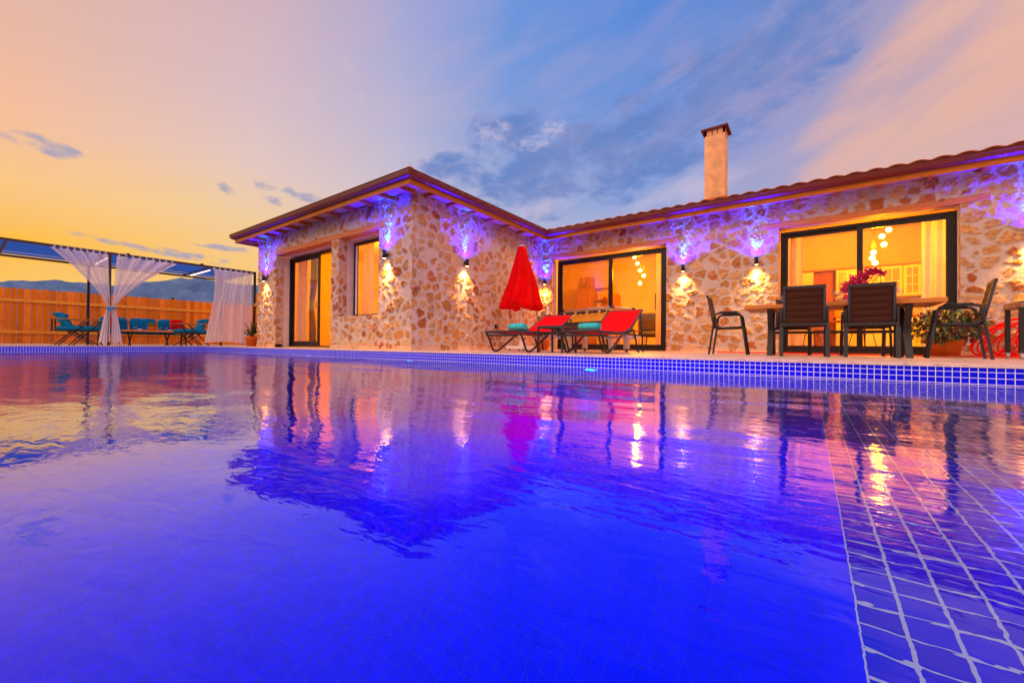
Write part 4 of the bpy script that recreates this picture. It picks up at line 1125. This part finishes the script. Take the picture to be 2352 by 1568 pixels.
for x in (.09, L_-.09):
    for y in (.07, D_-.07):
        b_ = MB(); b_.box((x-.045, y-.045, .06), (x+.045, y+.045, .399)); lg = b_.build('leg', M_alu, t)
        b_ = MB(); b_.tube([(x, y, .03), (x, y, .06)], .012, 8); b_.tube([(x, y, 0), (x, y, .03)], .028, 12); b_.build('levelling_foot', M_black, lg)
for i in range(8):
    x = .10+i*(L_-.2)/7
    b_ = MB(); b_.tube([(x, -.13 if i % 2 == 0 else -.10, .80), (x, D_+.09, .80)], .008, 8); rd = b_.build('rod', M_alu, t)
    s_ = 1 if i % 2 == 0 else 1
    b_ = MB(); b_.tube([(x, -.24 if i % 2 == 0 else -.20, .80), (x, -.12 if i % 2 == 0 else -.08, .80)], [.020, .023], 12); b_.tube([(x, -.02, .80), (x, .0, .80)], .026, 12); b_.build('handle', M_black, rd)
    b_ = MB()
    for q in range(3):
        y = .14+q*.19; b_.box((x-.01, y-.014, .70), (x+.01, y+.014, .84))
    b_.build('player_figures', M_redw if i % 2 else M_black, rd)

# olive plant behind the left lounger
pt = thing('olive_plant', 'thin leaved young plant in a terracotta pot behind the left lounger', 'potted plant', (-5.30, 8.6, 0))
b_ = MB(); b_.lathe([(0, 0), (.12, 0), (.16, .22), (.17, .23), (.17, .27), (.155, .27), (.15, .245), (0, .24)], 22); b_.build('pot', M_terra, pt)
r_ = random.Random(21); b_ = MB(); bs = MB()
for i in range(12):
    a = r_.uniform(0, 6.28); h_ = r_.uniform(.55, .95); e = (.18*math.cos(a), .18*math.sin(a), h_)
    bs.tube([(0, 0, .24), (e[0]*.4, e[1]*.4, h_*.6), e], .006, 5)
    for k in range(34):
        q = r_.uniform(.3, 1); leaf(b_, (e[0]*q**1.3, e[1]*q**1.3, .24+(h_-.24)*q), rdir(r_, .5), r_.uniform(.04,.07), .014, .1, .2)
b_.build('leaves', M_leafg, pt); bs.build('stem', M_stem, pt)

# small potted plant at the left corner of the house
pt = thing('potted_shrub', 'small green shrub in an orange pot between the curtain and the house', 'potted plant', (-14.25, 5.55, 0))
b_ = MB(); b_.lathe([(0, 0), (.13, 0), (.165, .24), (.18, .25), (.18, .31), (.165, .31), (.16, .28), (0, .27)], 22); b_.build('pot', M_terra, pt)
r_ = random.Random(23); b_ = MB(); bs = MB()
for i in range(16):
    a = r_.uniform(0, 6.28); h_ = r_.uniform(.4, .78); e = (.2*math.cos(a)*r_.uniform(.5,1.1), .2*math.sin(a), h_)
    bs.tube([(0, 0, .26), e], .006, 5)
    for k in range(22): 
        q = r_.uniform(.35, 1); leaf(b_, (e[0]*q+r_.uniform(-.03,.03), e[1]*q+r_.uniform(-.03,.03), .27+(h_-.27)*q), rdir(r_, .3), r_.uniform(.05,.08), .035, .2, .3)
b_.build('leaves', M_leafg, pt); bs.build('stem', M_stem, pt)

# ------------------------------------------------------------------ gazebo
PX, PB, PY0, PY1, PH = -15.2, -18.1, 2.45, 6.0, 2.49
t = thing('pergola', 'dark metal pergola roofed with blue shade cloth at the far end of the pool', 'pergola', (PX, PY0, 0))
def rel(x, y, z): return (x-PX, y-PY0, z)
for (x, y) in ((PX, PY0), (PX, PY1), (PB, PY0), (PB, PY1), (PX, -1.1), (PB, -1.1)):
    b_ = MB(); a = rel(x, y, 0); b_.box((a[0]-.03, a[1]-.03, 0), (a[0]+.03, a[1]+.03, PH-.03)); b_.build('post', M_post, t)
for x in (PX, PB):
    b_ = MB(); b_.box((x-PX-.025, -6.0, PH-.029), (x-PX+.025, PY1-PY0+.03, PH+.031)); b_.build('beam', M_post, t)
for y in (-4.0, -2.3, -1.1, .7, PY0, 4.75, PY1):
    b_ = MB(); b_.box((PB-PX+.026, y-PY0-.02, PH-.025), (-.026, y-PY0+.02, PH+.015)); b_.build('cross_bar', M_post, t)
for y in (.35, 2.05):
    b_ = MB(); b_.box((-.07, y-.02, PH+.032), (-.0, y+.05, PH+.07)); b_.build('clamp', M_post, t)
b_ = MB()
def cloth(x0, x1, y0, y1, sag):
    b_.grid(lambda u, v: (x0+(x1-x0)*u-PX, y0+(y1-y0)*v-PY0, PH+.012-sag*math.sin(math.pi*u)*(.7+.3*math.cos(v*17))-.012*math.sin(v*40+u*3)*math.sin(math.pi*u)), 16, 60)
cloth(PX-.02, PX-2.05, -6, PY1, .035); cloth(PX-2.13, PX-2.6, -6, PY1, .02)
b_.build('shade_cloth', M_bluecloth, t)
for x in (-.75, -1.4, -2.09):
    b_ = MB(); b_.tube([(x, -6, PH+.022), (x, PY1-PY0, PH+.022)], .012, 6); b_.build('purlin', M_white, t)
for y, lb in ((PY0, 'lit white tube lamp along the cross bar above the knotted curtain'), (4.75, 'lit white tube lamp along the cross bar left of the hanging curtain')):
    lt = thing('tube_lamp', lb, 'tube lamp', (PX-.12, y, PH-.095), 0, 'tube lamps under the pergola roof')
    b_ = MB(); b_.tube([(0, 0, 0), (-1.75, 0, 0)], .014, 10); b_.build('tube', mat('tube_light', (1,.95,.85), emit=(1,.86,.70), estr=2, bump=0, var=0), lt)
    b_ = MB(); b_.box((-1.8, -.02, .016), (.05, .02, .02)); b_.build('housing', M_white, lt)

# knotted curtain: two panels tied to the post
def tied(name, label, y_out, y_in, tie_y, seed):
    b2 = MB(); r_ = random.Random(seed); ph = [r_.uniform(0, 6.28) for _ in range(6)]
    zt, ztie = PH-.06, 1.02
    wid = abs(y_out-y_in)
    def f(u, v):
        # u across from inner to outer, v down
        yo = y_in+(y_out-y_in)*u
        if v < .62:
            q = v/.62; z = zt+(ztie-zt)*q
            k = (1-q)**(1.0+.35*u)+.0
            y = tie_y+(yo-tie_y)*k
            sg = math.copysign(1, y_out-y_in)
            y += sg*.05*u*q
            z -= .10*math.sin(math.pi*q)*u*.0
            amp = .045*(1-q)+.018
        else:
            q = (v-.62)/.38; z = ztie+(.06+.05*math.sin(u*9+seed)-ztie)*q
            sg = math.copysign(1, y_out-y_in)
            y = tie_y+sg*(.05*u+.17*u*q**.7); amp = .018+.035*q
        x = -.02+amp*1.3*math.sin(u*26+ph[0])+amp*.4*math.sin(u*47+ph[1]+q*2)
        return (x, y-PY0, z)
    b2.grid(f, 120, 60)
    root = thing(name, label, 'curtain', (PX+.07, PY0, 0), 0, 'white voile curtains of the pergola')
    b2.build('voile', M_sheer, root)
    n = 9
    for i in range(n):
        b3 = MB(); yy = y_in+(y_out-y_in)*(i+.3)/n
        b3.box((-.125, yy-PY0-.02, PH-.075), (-.120+.085, yy-PY0+.02, PH+.045))
        b3.build('tab_top', M_sheer, root)
    return root
c1 = tied('knotted_curtain', 'white voile curtain swept to the post from the left', 1.365, 2.40, 2.46, 1)
c2 = tied('knotted_curtain', 'white voile curtain swept to the post from the right', 3.87, 2.58, 2.50, 2)
b_ = MB(); b_.tube([(.075*math.cos(a), .095*math.sin(a), 0) for a in [i*math.pi/8 for i in range(16)]], .022, 6, close=True)
b_.box((.05, -.05, -.10), (.065, .0, .0))
tag(b_.build('curtain_tie', mat('blue_ribbon', (.02,.30,.62), .6), None, (PX+.045, PY0+.03, 1.02)), 'blue ribbon tying the white curtains to the middle post', 'ribbon')
# loose curtain
b_ = MB()
def f(u, v):
    y = 4.79+(5.93-4.79)*u; z0 = .10+.10*max(0, math.sin(u*3.1))*.6-.06*u
    z = PH-.06+(z0-PH+.06)*v
    y += -.22*(v**1.6)*(1-u)+.04*math.sin(v*5+u*4)-.10*v*u
    x = .065*math.sin(u*24+1)*(.5+.6*v)+.03*math.sin(u*57+v*2)+.12*v*math.sin(v*2)*(.6-u)
    return (x, y-4.8, z)
b_.grid(f, 130, 50)
root = thing('hanging_curtain', 'white voile curtain hanging loose to the ground beside the small potted shrub', 'curtain', (PX+.08, 4.8, 0), 0, 'white voile curtains of the pergola')
b_.build('voile', M_sheer, root)
for i in range(8):
    b_ = MB(); yy = .02+i*1.1/7.2; b_.box((-.13, yy-.02, PH-.075), (-.045, yy+.02, PH+.045))
    b_.build('tab_top', M_sheer, root)

# seats under the pergola
def armchair(label, loc, rz):
    t = thing('garden_armchair', label, 'armchair', loc, rz, 'teal cushioned armchairs under the pergola')
    W, D = .66, .86   # facing +Y, origin at rear left of footprint
    for x in (0, W):
        b2 = MB()
        b2.bar((x, 0, .40), (x, D*.93, .40), .03, .028); b2.bar((x, 0, .385), (x, 0, .70), .03, .024)
        b2.bar((x, .05, 0), (x, D*.72, .69), .03, .028); b2.bar((x, .32, 0), (x, D, .69), .03, .028)
        b2.bar((x, .28, .40), (x, D*.95, .0), .03, .028); b2.bar((x, .0, .40), (x, .0, .41), .03, .03)
        b2.bar((x, .42, .40), (x, .10*0+.62, .24), .03, .02)
        b2.build('side_frame', M_black, t)
        b2 = MB(); b2.box((x-.035, -.04, .70), (x+.035, D+.03, .722)); b2.build('armrest', M_table, t)
    b2 = MB(); b2.box((0, .0, .385), (W, .03, .41)); b2.box((0, D*.9, .385), (W, D*.93, .41)); b2.box((0, .0, .60), (W, .02, .63)); b2.build('rail', M_black, t)
    b2 = MB(); b2.cushion((W/2, .46, .475), (W-.02, .86, .15), p=4, n=12); b2.build('seat_cushion', M_teal, t)
    Mx = Matrix.Rotation(R(118), 3, 'X')
    b2 = MB(); b2.cushion((W/2, .19, .67), (W-.06, .50, .20), Mx, p=2.6, n=12, wob=.05); b2.build('back_cushion', M_teal, t)
    b2 = MB(); b2.cushion((W/2, .12, .83), (W-.06, .30, .10), Matrix.Rotation(R(-10), 3, 'X'), p=2.4, n=10); b2.build('head_cushion', M_teal, t)
    return t
armchair('teal armchair at the left end of the pergola facing right, fully in view', (-16.75, 1.58, 0), 0)
armchair('teal armchair at the right end of the pergola, half behind the hanging curtain', (-16.0, 5.02, 0), math.pi)
# bench sofa against the fence
SX, SY0, SY1 = -18.75, 2.75, 4.95
t = thing('garden_sofa', 'long garden sofa with teal cushions along the timber fence', 'sofa', (SX, SY0, 0))
Ls = SY1-SY0
b_ = MB(); b_.box((0, 0, .36), (.68, Ls, .40))
for y in (0.02, Ls-.02):
    b_.bar((.64, y, 0), (.52, y, .38), .04, .03); b_.bar((.06, y, 0), (.14, y, .38), .04, .03); b_.bar((.64, y, .38), (.64, y, .62), .03, .03); b_.bar((0, y, .61), (.66, y, .61), .05, .025); b_.bar((.02, y, .38), (.02, y, .80), .03, .03)
b_.bar((.02, 0, .79), (.02, Ls, .79), .03, .03)
b_.build('frame', M_black, t)
b_ = MB(); b_.cushion((.36, Ls/2, .46), (.64, Ls-.06, .13), p=4, n=12); b_.build('seat_cushion', M_teal, t)
for i in range(3):
    b_ = MB(); b_.cushion((.14, .36+i*(Ls-.72)/2, .70), (.20, (Ls-.10)/3, .46), Matrix.Rotation(R(-12), 3, 'Y'), p=2.8, n=12); b_.build('back_cushion', M_teal, t)
def pillow(x, y, z, s, m_, label, rz=0):
    b2 = MB(); b2.cushion((0, 0, s/2), (.14, s, s), Matrix.Rotation(R(-14), 3, 'Y'), p=2.3, n=12)
    tag(b2.build('throw_pillow', m_, None, (x, y, z), rz), label, 'pillow', 'throw pillows on the garden sofa')
pillow(SX+.36, 3.03, .525, .42, M_redcush, 'red pillow at the left end of the sofa, partly behind the knotted curtain', .5)
pillow(SX+.40, 4.72, .525, .40, M_redcush, 'red pillow at the right end of the garden sofa')
# coffee table with glasses and grass pot
t = thing('coffee_table', 'low orange topped coffee table in front of the garden sofa', 'coffee table', (-16.75, 2.98, 0))
b_ = MB(); b_.box((0, 0, .43), (.50, 1.12, .47)); b_.build('tabletop', M_fence, t)
for y in (.12, 1.0):
    for s in (-1, 1):
        b_ = MB(); b_.bar((.25-s*.2, y, .43), (.25+s*.2, y+s*.0, 0), .03, .03) if s > 0 else b_.bar((.45, y+.035, .43), (.05, y+.035, 0), .03, .03); b_.build('leg', M_black, t)
for i, (y, lb) in enumerate(((3.22, 'clear tumbler at the left end of the coffee table'), (3.50, 'clear tumbler left of the grass pot'), (3.78, 'clear tumbler right of the grass pot'), (3.95, 'clear tumbler at the right end of the coffee table'))):
    b_ = MB(); b_.lathe([(0, .004), (.032, .004), (.038, .11), (.035, .11), (.029, .012), (0, .012)], 16)
    tag(b_.build('tumbler', M_wine, None, (-16.38, y, .471)), lb, 'glass', 'tumblers on the coffee table')
for y, lb in ((3.33, 'white ashtray between the left tumblers on the coffee table'), (4.05, 'white ashtray at the right end of the coffee table')):
    b_ = MB(); b_.lathe([(0, .0), (.045, .0), (.055, .035), (.045, .03), (0, .012)], 16)
    tag(b_.build('ashtray', M_porc, None, (-16.40, y, .471)), lb, 'ashtray', 'ashtrays on the coffee table')
pt = thing('grass_pot', 'brown pot of short bright green grass on the coffee table', 'potted plant', (-16.48, 3.63, .471))
b_ = MB(); b_.lathe([(0, 0), (.07, 0), (.085, .12), (.08, .12), (.07, .10), (0, .10)], 18); b_.build('pot', M_terra, pt)
r_ = random.Random(8); b_ = MB()
for i in range(420):
    a = r_.uniform(0, 6.28); rr = .075*math.sqrt(r_.random()); leaf(b_, (rr*math.cos(a), rr*math.sin(a), .10), (.5*math.cos(a)*rr*12, .5*math.sin(a)*rr*12, 1), r_.uniform(.08,.17), .008, .1, .2)
b_.build('grass_blades', M_leafy, pt)

# ------------------------------------------------------------------ fence
FX = -20.3
def fence(label, p, q, h0, matf, wid=.135, seed=1):
    p = Vector(p); q = Vector(q); L_ = (q-p).length; d = (q-p).normalized(); n = int(L_/wid)
    t = thing('timber_fence', label, 'fence', p, math.atan2(d.y, d.x))
    b2 = MB(); r_ = random.Random(seed)
    for i in range(n):
        x0 = i*wid+.004; x1 = (i+1)*wid-.004; h_ = h0+r_.uniform(-.012,.012); yo = r_.uniform(-.004,.004)
        xs_ = [x0+(x1-x0)*k/6 for k in range(7)]
        top = [h_-.045+.045*math.sin(math.pi*k/6)**.7 for k in range(7)]
        vs = [(x, yo, .03) for x in xs_]+[(x, yo, z) for x, z in zip(xs_, top)]
        vs += [(x, yo+.02, .03) for x in xs_]+[(x, yo+.02, z) for x, z in zip(xs_, top)]
        fs = []
        for k in range(6):
            fs += [(k, k+1, 8+k, 7+k), (15+k, 14+k, 21+k, 22+k), (7+k, 8+k, 22+k, 21+k)]
        fs += [(0, 7, 21, 14), (6, 20, 27, 13)]
        b2.add(vs, fs)
    b2.build('boards', matf, t)
    b2 = MB()
    for z in (.35, 1.35): b2.box((0, .024, z), (L_, .06, z+.09))
    b2.build('rails', M_fence2, t)
    return t
fence('long orange timber fence with scalloped board tops behind the pergola', (FX, 8.2, 0), (FX, -9, 0), 1.80, M_fence, seed=2)
fence('short pale timber fence panel joining the pergola end post to the house', (-12.67, 6.02, 0), (-15.16, 6.02, 0), 1.80, M_fence2, seed=5)
fence('timber fence closing the garden behind the loose curtain', (-15.0, 8.0, 0), (FX, 8.1, 0), 1.80, M_fence, seed=6)

# tip of a cypress behind the fence
t = thing('cypress_tree', 'tip of a small dark cypress showing just above the timber fence', 'tree', (-24.0, 6.0, 0))
b_ = MB(); b_.tube([(0, 0, -.05), (0, 0, 1.9)], [.07, .02], 8); b_.build('trunk', M_stem, t)
r_ = random.Random(4); b_ = MB()
for i in range(900):
    z = r_.uniform(.3, 2.12); rr = .30*(1-(z/2.15)**2)**.6*r_.uniform(.4, 1); a = r_.uniform(0, 6.28)
    leaf(b_, (rr*math.cos(a), rr*math.sin(a), z), (math.cos(a)*.4, math.sin(a)*.4, 1), .10, .03, .2, .0)
b_.build('crown', M_leafg, t)

# ------------------------------------------------------------------ interiors
WARM = (1, .33, .0)
def chandelier(label, pts, cx_, cy_, power):
    t = thing('pendant_lamp', label, 'pendant lamp', (cx_, cy_, 3.2), 0, 'clusters of glowing globes indoors')
    b2 = MB(); b2.lathe([(0, 0), (.14, 0), (.14, -.03), (0, -.03)], 20); b2.build('ceiling_plate', M_white, t)
    for i, (x, y, z) in enumerate(pts):
        r_ = .052
        b2 = MB(); b2.lathe([(max(.001, r_*math.cos(a)), r_*math.sin(a)) for a in [R(-90+15*k) for k in range(13)]], 18, (x-cx_, y-cy_, z-3.2))
        gb = b2.build('globe', mat('glowing_globe', (1,.9,.7), emit=(1,.66,.22), estr=7, bump=0, var=0), t)
        b2 = MB(); b2.tube([(x-cx_, y-cy_, z+.06-3.2), (x-cx_, y-cy_, -.03)], .003, 5); b2.build('cord', M_black, gb)
    lamp('pendant_light', 'POINT', (0, -.1, -.97), power, WARM, t, shadow_soft_size=.05)
chandelier('cascade of glowing globes seen through the left glass door, behind the games table', [(-4.024,11.5,2.678),(-3.904,11.4,2.469),(-3.851,11.5,2.281),(-3.733,11.45,2.115),(-3.875,11.55,1.92)], -3.88, 11.5, 360)
chandelier('cascade of glowing globes seen through the right glass door, above the dining table', [(1.383,11.5,2.61),(1.272,11.45,2.478),(1.31,11.5,2.311),(1.143,11.5,2.16),(1.117,11.45,2.035),(1.169,11.5,1.936)], 1.22, 11.5, 360)
# bedroom
t = thing('ceiling_lamp', 'round lit ceiling lamp in the bedroom behind the gable door', 'ceiling lamp', (-9.3, 7.4, 2.95))
b_ = MB(); b_.lathe([(0, -.09), (.15, -.07), (.2, -.0)], 24); b_.build('shade', mat('lit_shade', (1,.85,.6), emit=(1,.6,.2), estr=4, bump=0, var=0), t)
lamp('bedroom_light', 'POINT', (0, 0, -.35), 300, WARM, t, shadow_soft_size=.06)
t = thing('nightstand', 'low nightstand with one drawer seen through the open gable door', 'nightstand', (-10.45, 8.78, .022))
b_ = MB(); b_.box((0, 0, .20), (.55, .42, .50)); b_.build('carcass', M_cabw, t, bevel=.005)
b_ = MB(); b_.box((.02, -.016, .24), (.53, -.001, .46)); dr = b_.build('drawer', mat('grey_drawer', (.18,.13,.12), .5), t)
b_ = MB(); b_.box((.18, -.032, .34), (.37, -.017, .36)); b_.build('handle', M_alu, dr)
b_ = MB()
for x in (.03, .52):
    for y in (.03, .39): b_.box((x-.02, y-.02, 0), (x+.02, y+.02, .199))
b_.build('legs', M_cabw, t)
t = thing('bedside_lamp', 'glowing bedside lamp on the nightstand in the bedroom', 'table lamp', (-10.30, 8.98, .523))
b_ = MB(); b_.lathe([(0, 0), (.06, 0), (.06, .015), (.012, .03), (.012, .18), (0, .18)], 16); b_.build('lamp_foot', M_white, t)
b_ = MB(); b_.lathe([(.10, .16), (.07, .34), (.001, .34)], 20); b_.build('lamp_shade', mat('bright_shade', (1,.85,.5), emit=(1,.75,.25), estr=7, bump=0, var=0), t)
lamp('bedside_light', 'POINT', (0, -.12, .25), 18, (1,.55,.12), t, shadow_soft_size=.08)
t = thing('bed', 'bed with pale cover behind the gable door', 'bed', (-9.75, 7.2, .022))
b_ = MB(); b_.box((0, 0, .12), (1.7, 2.0, .36)); b_.build('bed_base', M_cabw, t, bevel=.01)
b_ = MB(); b_.cushion((.85, 1.0, .46), (1.68, 1.98, .24), p=5, n=14); b_.build('mattress', M_white, t)
b_ = MB(); b_.box((0, 2.01, .12), (1.7, 2.08, 1.1)); b_.build('headboard', M_cabw, t, bevel=.01)
b_ = MB(); b_.box((-9.75, 9.32, 1.05), (-9.30, 9.345, 1.42)); tag(b_.build('picture_frame', M_cabw), 'small dark framed picture on the bedroom wall', 'picture')
def drape(name, label, x0, x1, y, z0, z1, m_, gather=0.0, seed=0, group=None):
    b2 = MB()
    def f(u, v):
        x = x0+(x1-x0)*u; xm_ = x0
        k = 1-gather*math.exp(-((v-.55)/.16)**2)
        return (x0+(x-x0)*k, y+.035*math.sin(u*(abs(x1-x0)*42)+seed)+.012*math.sin(v*4+u*9), z1+(z0-z1)*v)
    b2.grid(f, 90, 24)
    o = b2.build(name, m_); tag(o, label, 'curtain', group); return o
def clothmat(name, c_):
    M, h, b = newmat(name); M.node_tree.nodes.remove(b); out = M.node_tree.nodes['Material Output']
    d_ = h.n('ShaderNodeBsdfDiffuse'); t_ = h.n('ShaderNodeBsdfTranslucent'); mx_ = h.n('ShaderNodeMixShader'); mx_.inputs[0].default_value = .5
    tcn = h.n('ShaderNodeTexCoord'); f, _ = h.noise(tcn.outputs['Object'], 6, 4, .6)
    cc = h.ramp(f, [(.3, tuple(v*.85 for v in c_)+(1,)), (.7, c_+(1,))])
    h.l(cc, d_.inputs[0]); h.l(cc, t_.inputs[0]); h.l(d_.outputs[0], mx_.inputs[1]); h.l(t_.outputs[0], mx_.inputs[2]); h.l(mx_.outputs[0], out.inputs[0]); return M
M_drape = clothmat('cream_curtain', (.80,.62,.42))
M_drape2 = clothmat('grey_curtain', (.22,.16,.10))
drape('indoor_curtain', 'tan curtain gathered at the left jamb of the gable door', -11.5, -10.95, 5.62, .05, 2.46, M_drape, 0, 1)
drape('indoor_curtain', 'dark grey curtain tied back behind the left sash of the gable door', -10.92, -10.55, 5.68, .05, 2.46, M_drape2, .45, 2)
drape('indoor_curtain', 'orange lit curtain inside the left side of the deep window', -8.44, -8.05, 5.64, .60, 2.44, M_drape, 0, 3)
drape('indoor_curtain', 'tan curtain hanging at the right jamb of the games table door', -3.02, -2.72, 10.2, .05, 2.50, M_drape, .25, 4)
drape('indoor_curtain', 'tan curtain at the left jamb of the dining side door', -.40, -.08, 10.2, .05, 2.50, M_drape, .05, 5)
drape('indoor_curtain', 'cream curtain at the right jamb of the dining side door', 1.66, 2.02, 10.2, .05, 2.50, clothmat('pale_curtain', (.85,.74,.6)), .05, 6)
# living room furniture
b_ = MB(); b_.box((-6.89, 13.5, .02), (-6.45, 14.14, 2.24)); b_.box((-6.445, 13.52, .02), (-6.35, 14.14, 2.22)); tag(b_.build('tall_cabinet', M_cabw, bevel=.006), 'tall brown cabinet against the living room back wall', 'cabinet')
b_ = MB(); b_.box((-6.62, 13.7, 2.245), (-6.37, 13.95, 2.64)); tag(b_.build('storage_box', M_cabw, bevel=.01), 'brown box standing on top of the tall cabinet', 'box')
for i, (x0, x1, z, lb) in enumerate(((-6.34, -5.75, 2.20, 'upper of two wall shelves beside the tall cabinet'), (-6.34, -5.75, 1.78, 'lower of two wall shelves, holding small ornaments'))):
    b_ = MB(); b_.box((x0, 13.86, z), (x1, 14.14, z+.035)); tag(b_.build('wall_shelf', M_cabw), lb, 'shelf', 'brown wall shelves')
for x, c_, lb in ((-6.2, M_white, 'white ornament on the lower wall shelf'), (-6.0, M_redw, 'red ornament on the lower wall shelf')):
    b_ = MB(); b_.lathe([(0, 0), (.03, 0), (.035, .05), (.015, .10), (.02, .14), (0, .15)], 14); tag(b_.build('ornament', c_, None, (x, 13.97, 1.817)), lb, 'ornament')
b_ = MB(); b_.box((-5.72, 13.6, .02), (-5.45, 14.14, 1.95)); tag(b_.build('bookcase', M_cabw, bevel=.006), 'narrow brown bookcase behind the door mullion', 'bookcase')
b_ = MB(); b_.box((-4.2, 14.05, 1.35), (-3.35, 14.12, 1.92)); tag(b_.build('television', mat('dark_screen', (.05,.03,.02), .2, var=0, bump=0), bevel=.006), 'dark flat television on the living room wall', 'television')
# indoor armchair seen right in the first door
t = thing('indoor_armchair', 'dark armchair inside the glass door behind the games table', 'armchair', (-3.35, 11.0, .02), .6)
M_arm = mat('olive_upholstery', (.10,.07,.03), .8)
b_ = MB(); b_.cushion((0, 0, .42), (.6, .6, .16), p=3, n=12); b_.build('seat', M_arm, t)
b_ = MB(); b_.cushion((0, .28, .72), (.6, .16, .62), p=2.8, n=12); b_.build('backrest', M_arm, t)
for x in (-.24, .24):
    for y in (-.22, .22):
        b_ = MB(); b_.tube([(x*.8, y*.8, .36), (x, y, 0)], .014, 8); b_.build('leg', M_black, t)
t = thing('indoor_table', 'small wire legged table inside the glass door behind the games table', 'table', (-4.0, 11.2, .02))
b_ = MB(); b_.box((-.35, -.3, .50), (.35, .3, .53)); b_.build('tabletop', M_cabw, t)
for x in (-.3, .3):
    for y in (-.25, .25):
        b_ = MB(); b_.tube([(x, y, .5), (x*1.05, y*1.05, 0)], .010, 6); b_.build('leg', M_black, t)
# kitchen units
t = thing('kitchen_cabinets', 'run of cream glazed kitchen wall units with a dark cornice', 'kitchen cabinet', (.62, 13.75, 0))
def unit(x0, x1, z0, z1, gx, gz):
    b2 = MB(); b2.box((x0, 0, z0), (x1, .38, z1)); u_ = b2.build('carcass', M_cab, t, bevel=.004)
    b2 = MB(); b2.box((x0+.01, -.022, z0+.01), (x1-.01, -.002, z1-.01)); dd = b2.build('cabinet_door', M_cab, t, bevel=.003)
    b2 = MB(); w = (x1-x0-.10)/gx; hh2 = (z1-z0-.12)/gz
    for i in range(gx):
        for j in range(gz): b2.box((x0+.05+i*w+.012, -.026, z0+.06+j*hh2+.012), (x0+.05+(i+1)*w-.012, -.0225, z0+.06+(j+1)*hh2-.012))
    b2.build('glazing', M_cabglass, dd)
unit(.0, .46, 1.42, 2.18, 2, 1); unit(.47, .88, 1.42, 2.18, 2, 2); unit(.89, 1.29, 1.42, 2.18, 2, 2); unit(1.30, 1.62, 1.42, 2.18, 2, 3)
b_ = MB(); b_.box((-.95, -.04, 2.185), (1.9, .38, 2.225)); b_.build('cornice', M_cabw, t)
b_ = MB(); b_.box((0, -.2, .05), (1.85, .38, .90)); b_.build('base_units', M_cab, t, bevel=.004)
b_ = MB(); b_.box((-.02, -.23, .901), (1.88, .38, .94)); b_.build('worktop', M_cabw, t)
b_ = MB(); b_.box((1.63, 0, .94), (1.9, .38, 2.18)); b_.build('tall_unit', M_cab, t)
t = thing('refrigerator', 'pale refrigerator at the left of the kitchen', 'refrigerator', (-.42, 13.5, .02))
b_ = MB(); b_.box((0, 0, 0), (.56, .62, 2.12)); b_.build('body', M_cab, t, bevel=.02)
b_ = MB(); b_.box((.50, -.03, 1.3), (.52, -.002, 1.75)); b_.build('handle', M_alu, t)
b_ = MB(); b_.box((.145, 14.0, .02), (.61, 14.14, 2.18)); tag(b_.build('brown_wall_panel', mat('rust_panel', (.45,.14,.05), .7)), 'rust brown panel between the refrigerator and the kitchen units', 'wall panel')
# indoor dining chairs (wire legs low in the second door)
for i, (x, y, rz, lb) in enumerate(((.05, 11.6, .3, 'indoor chair with wire legs left of the indoor dining table'), (1.0, 11.9, -2.6, 'indoor chair with wire legs right of the indoor dining table'))):
    t = thing('indoor_chair', lb, 'chair', (x, y, .02), rz, 'indoor chairs with wire legs')
    for sx in (-.2, .2):
        for sy in (-.18, .18):
            b_ = MB(); b_.tube([(sx*.6, sy*.7, .44), (sx, sy, 0)], .009, 6); b_.build('leg', M_black, t)
    b_ = MB(); b_.cushion((0, 0, .45), (.42, .42, .06), p=4, n=10); b_.build('seat', M_cabw, t)
    b_ = MB(); b_.cushion((0, -.2, .68), (.40, .05, .36), p=3.4, n=10); b_.build('backrest', M_cabw, t)
t = thing('indoor_dining_table', 'indoor dining table behind the right glass door', 'table', (.55, 12.3, .02))
b_ = MB(); b_.box((-.6, -.4, .71), (.6, .4, .74)); b_.build('tabletop', M_cabw, t)
for sx in (-.5, .5):
    for sy in (-.3, .3):
        b_ = MB(); b_.tube([(sx, sy, .71), (sx, sy, 0)], .016, 6); b_.build('leg', M_black, t)

# leaves floating on the pool
r_ = random.Random(2)
for i, (x, y, lb) in enumerate(((-2.17, 1.16, 'small pale leaf floating alone on the open water at lower left'), (-3.32, 2.26, 'tiny leaf floating in the reflection of the gable'))):
    b_ = MB(); leaf(b_, (0, 0, .004), (1, .2, .1), .05, .025, .25, .0)
    tag(b_.build('floating_leaf', mat('dry_leaf', (.35,.30,.28), .6), None, (x, y, ZW)), lb, 'leaf', 'leaves floating on the pool')
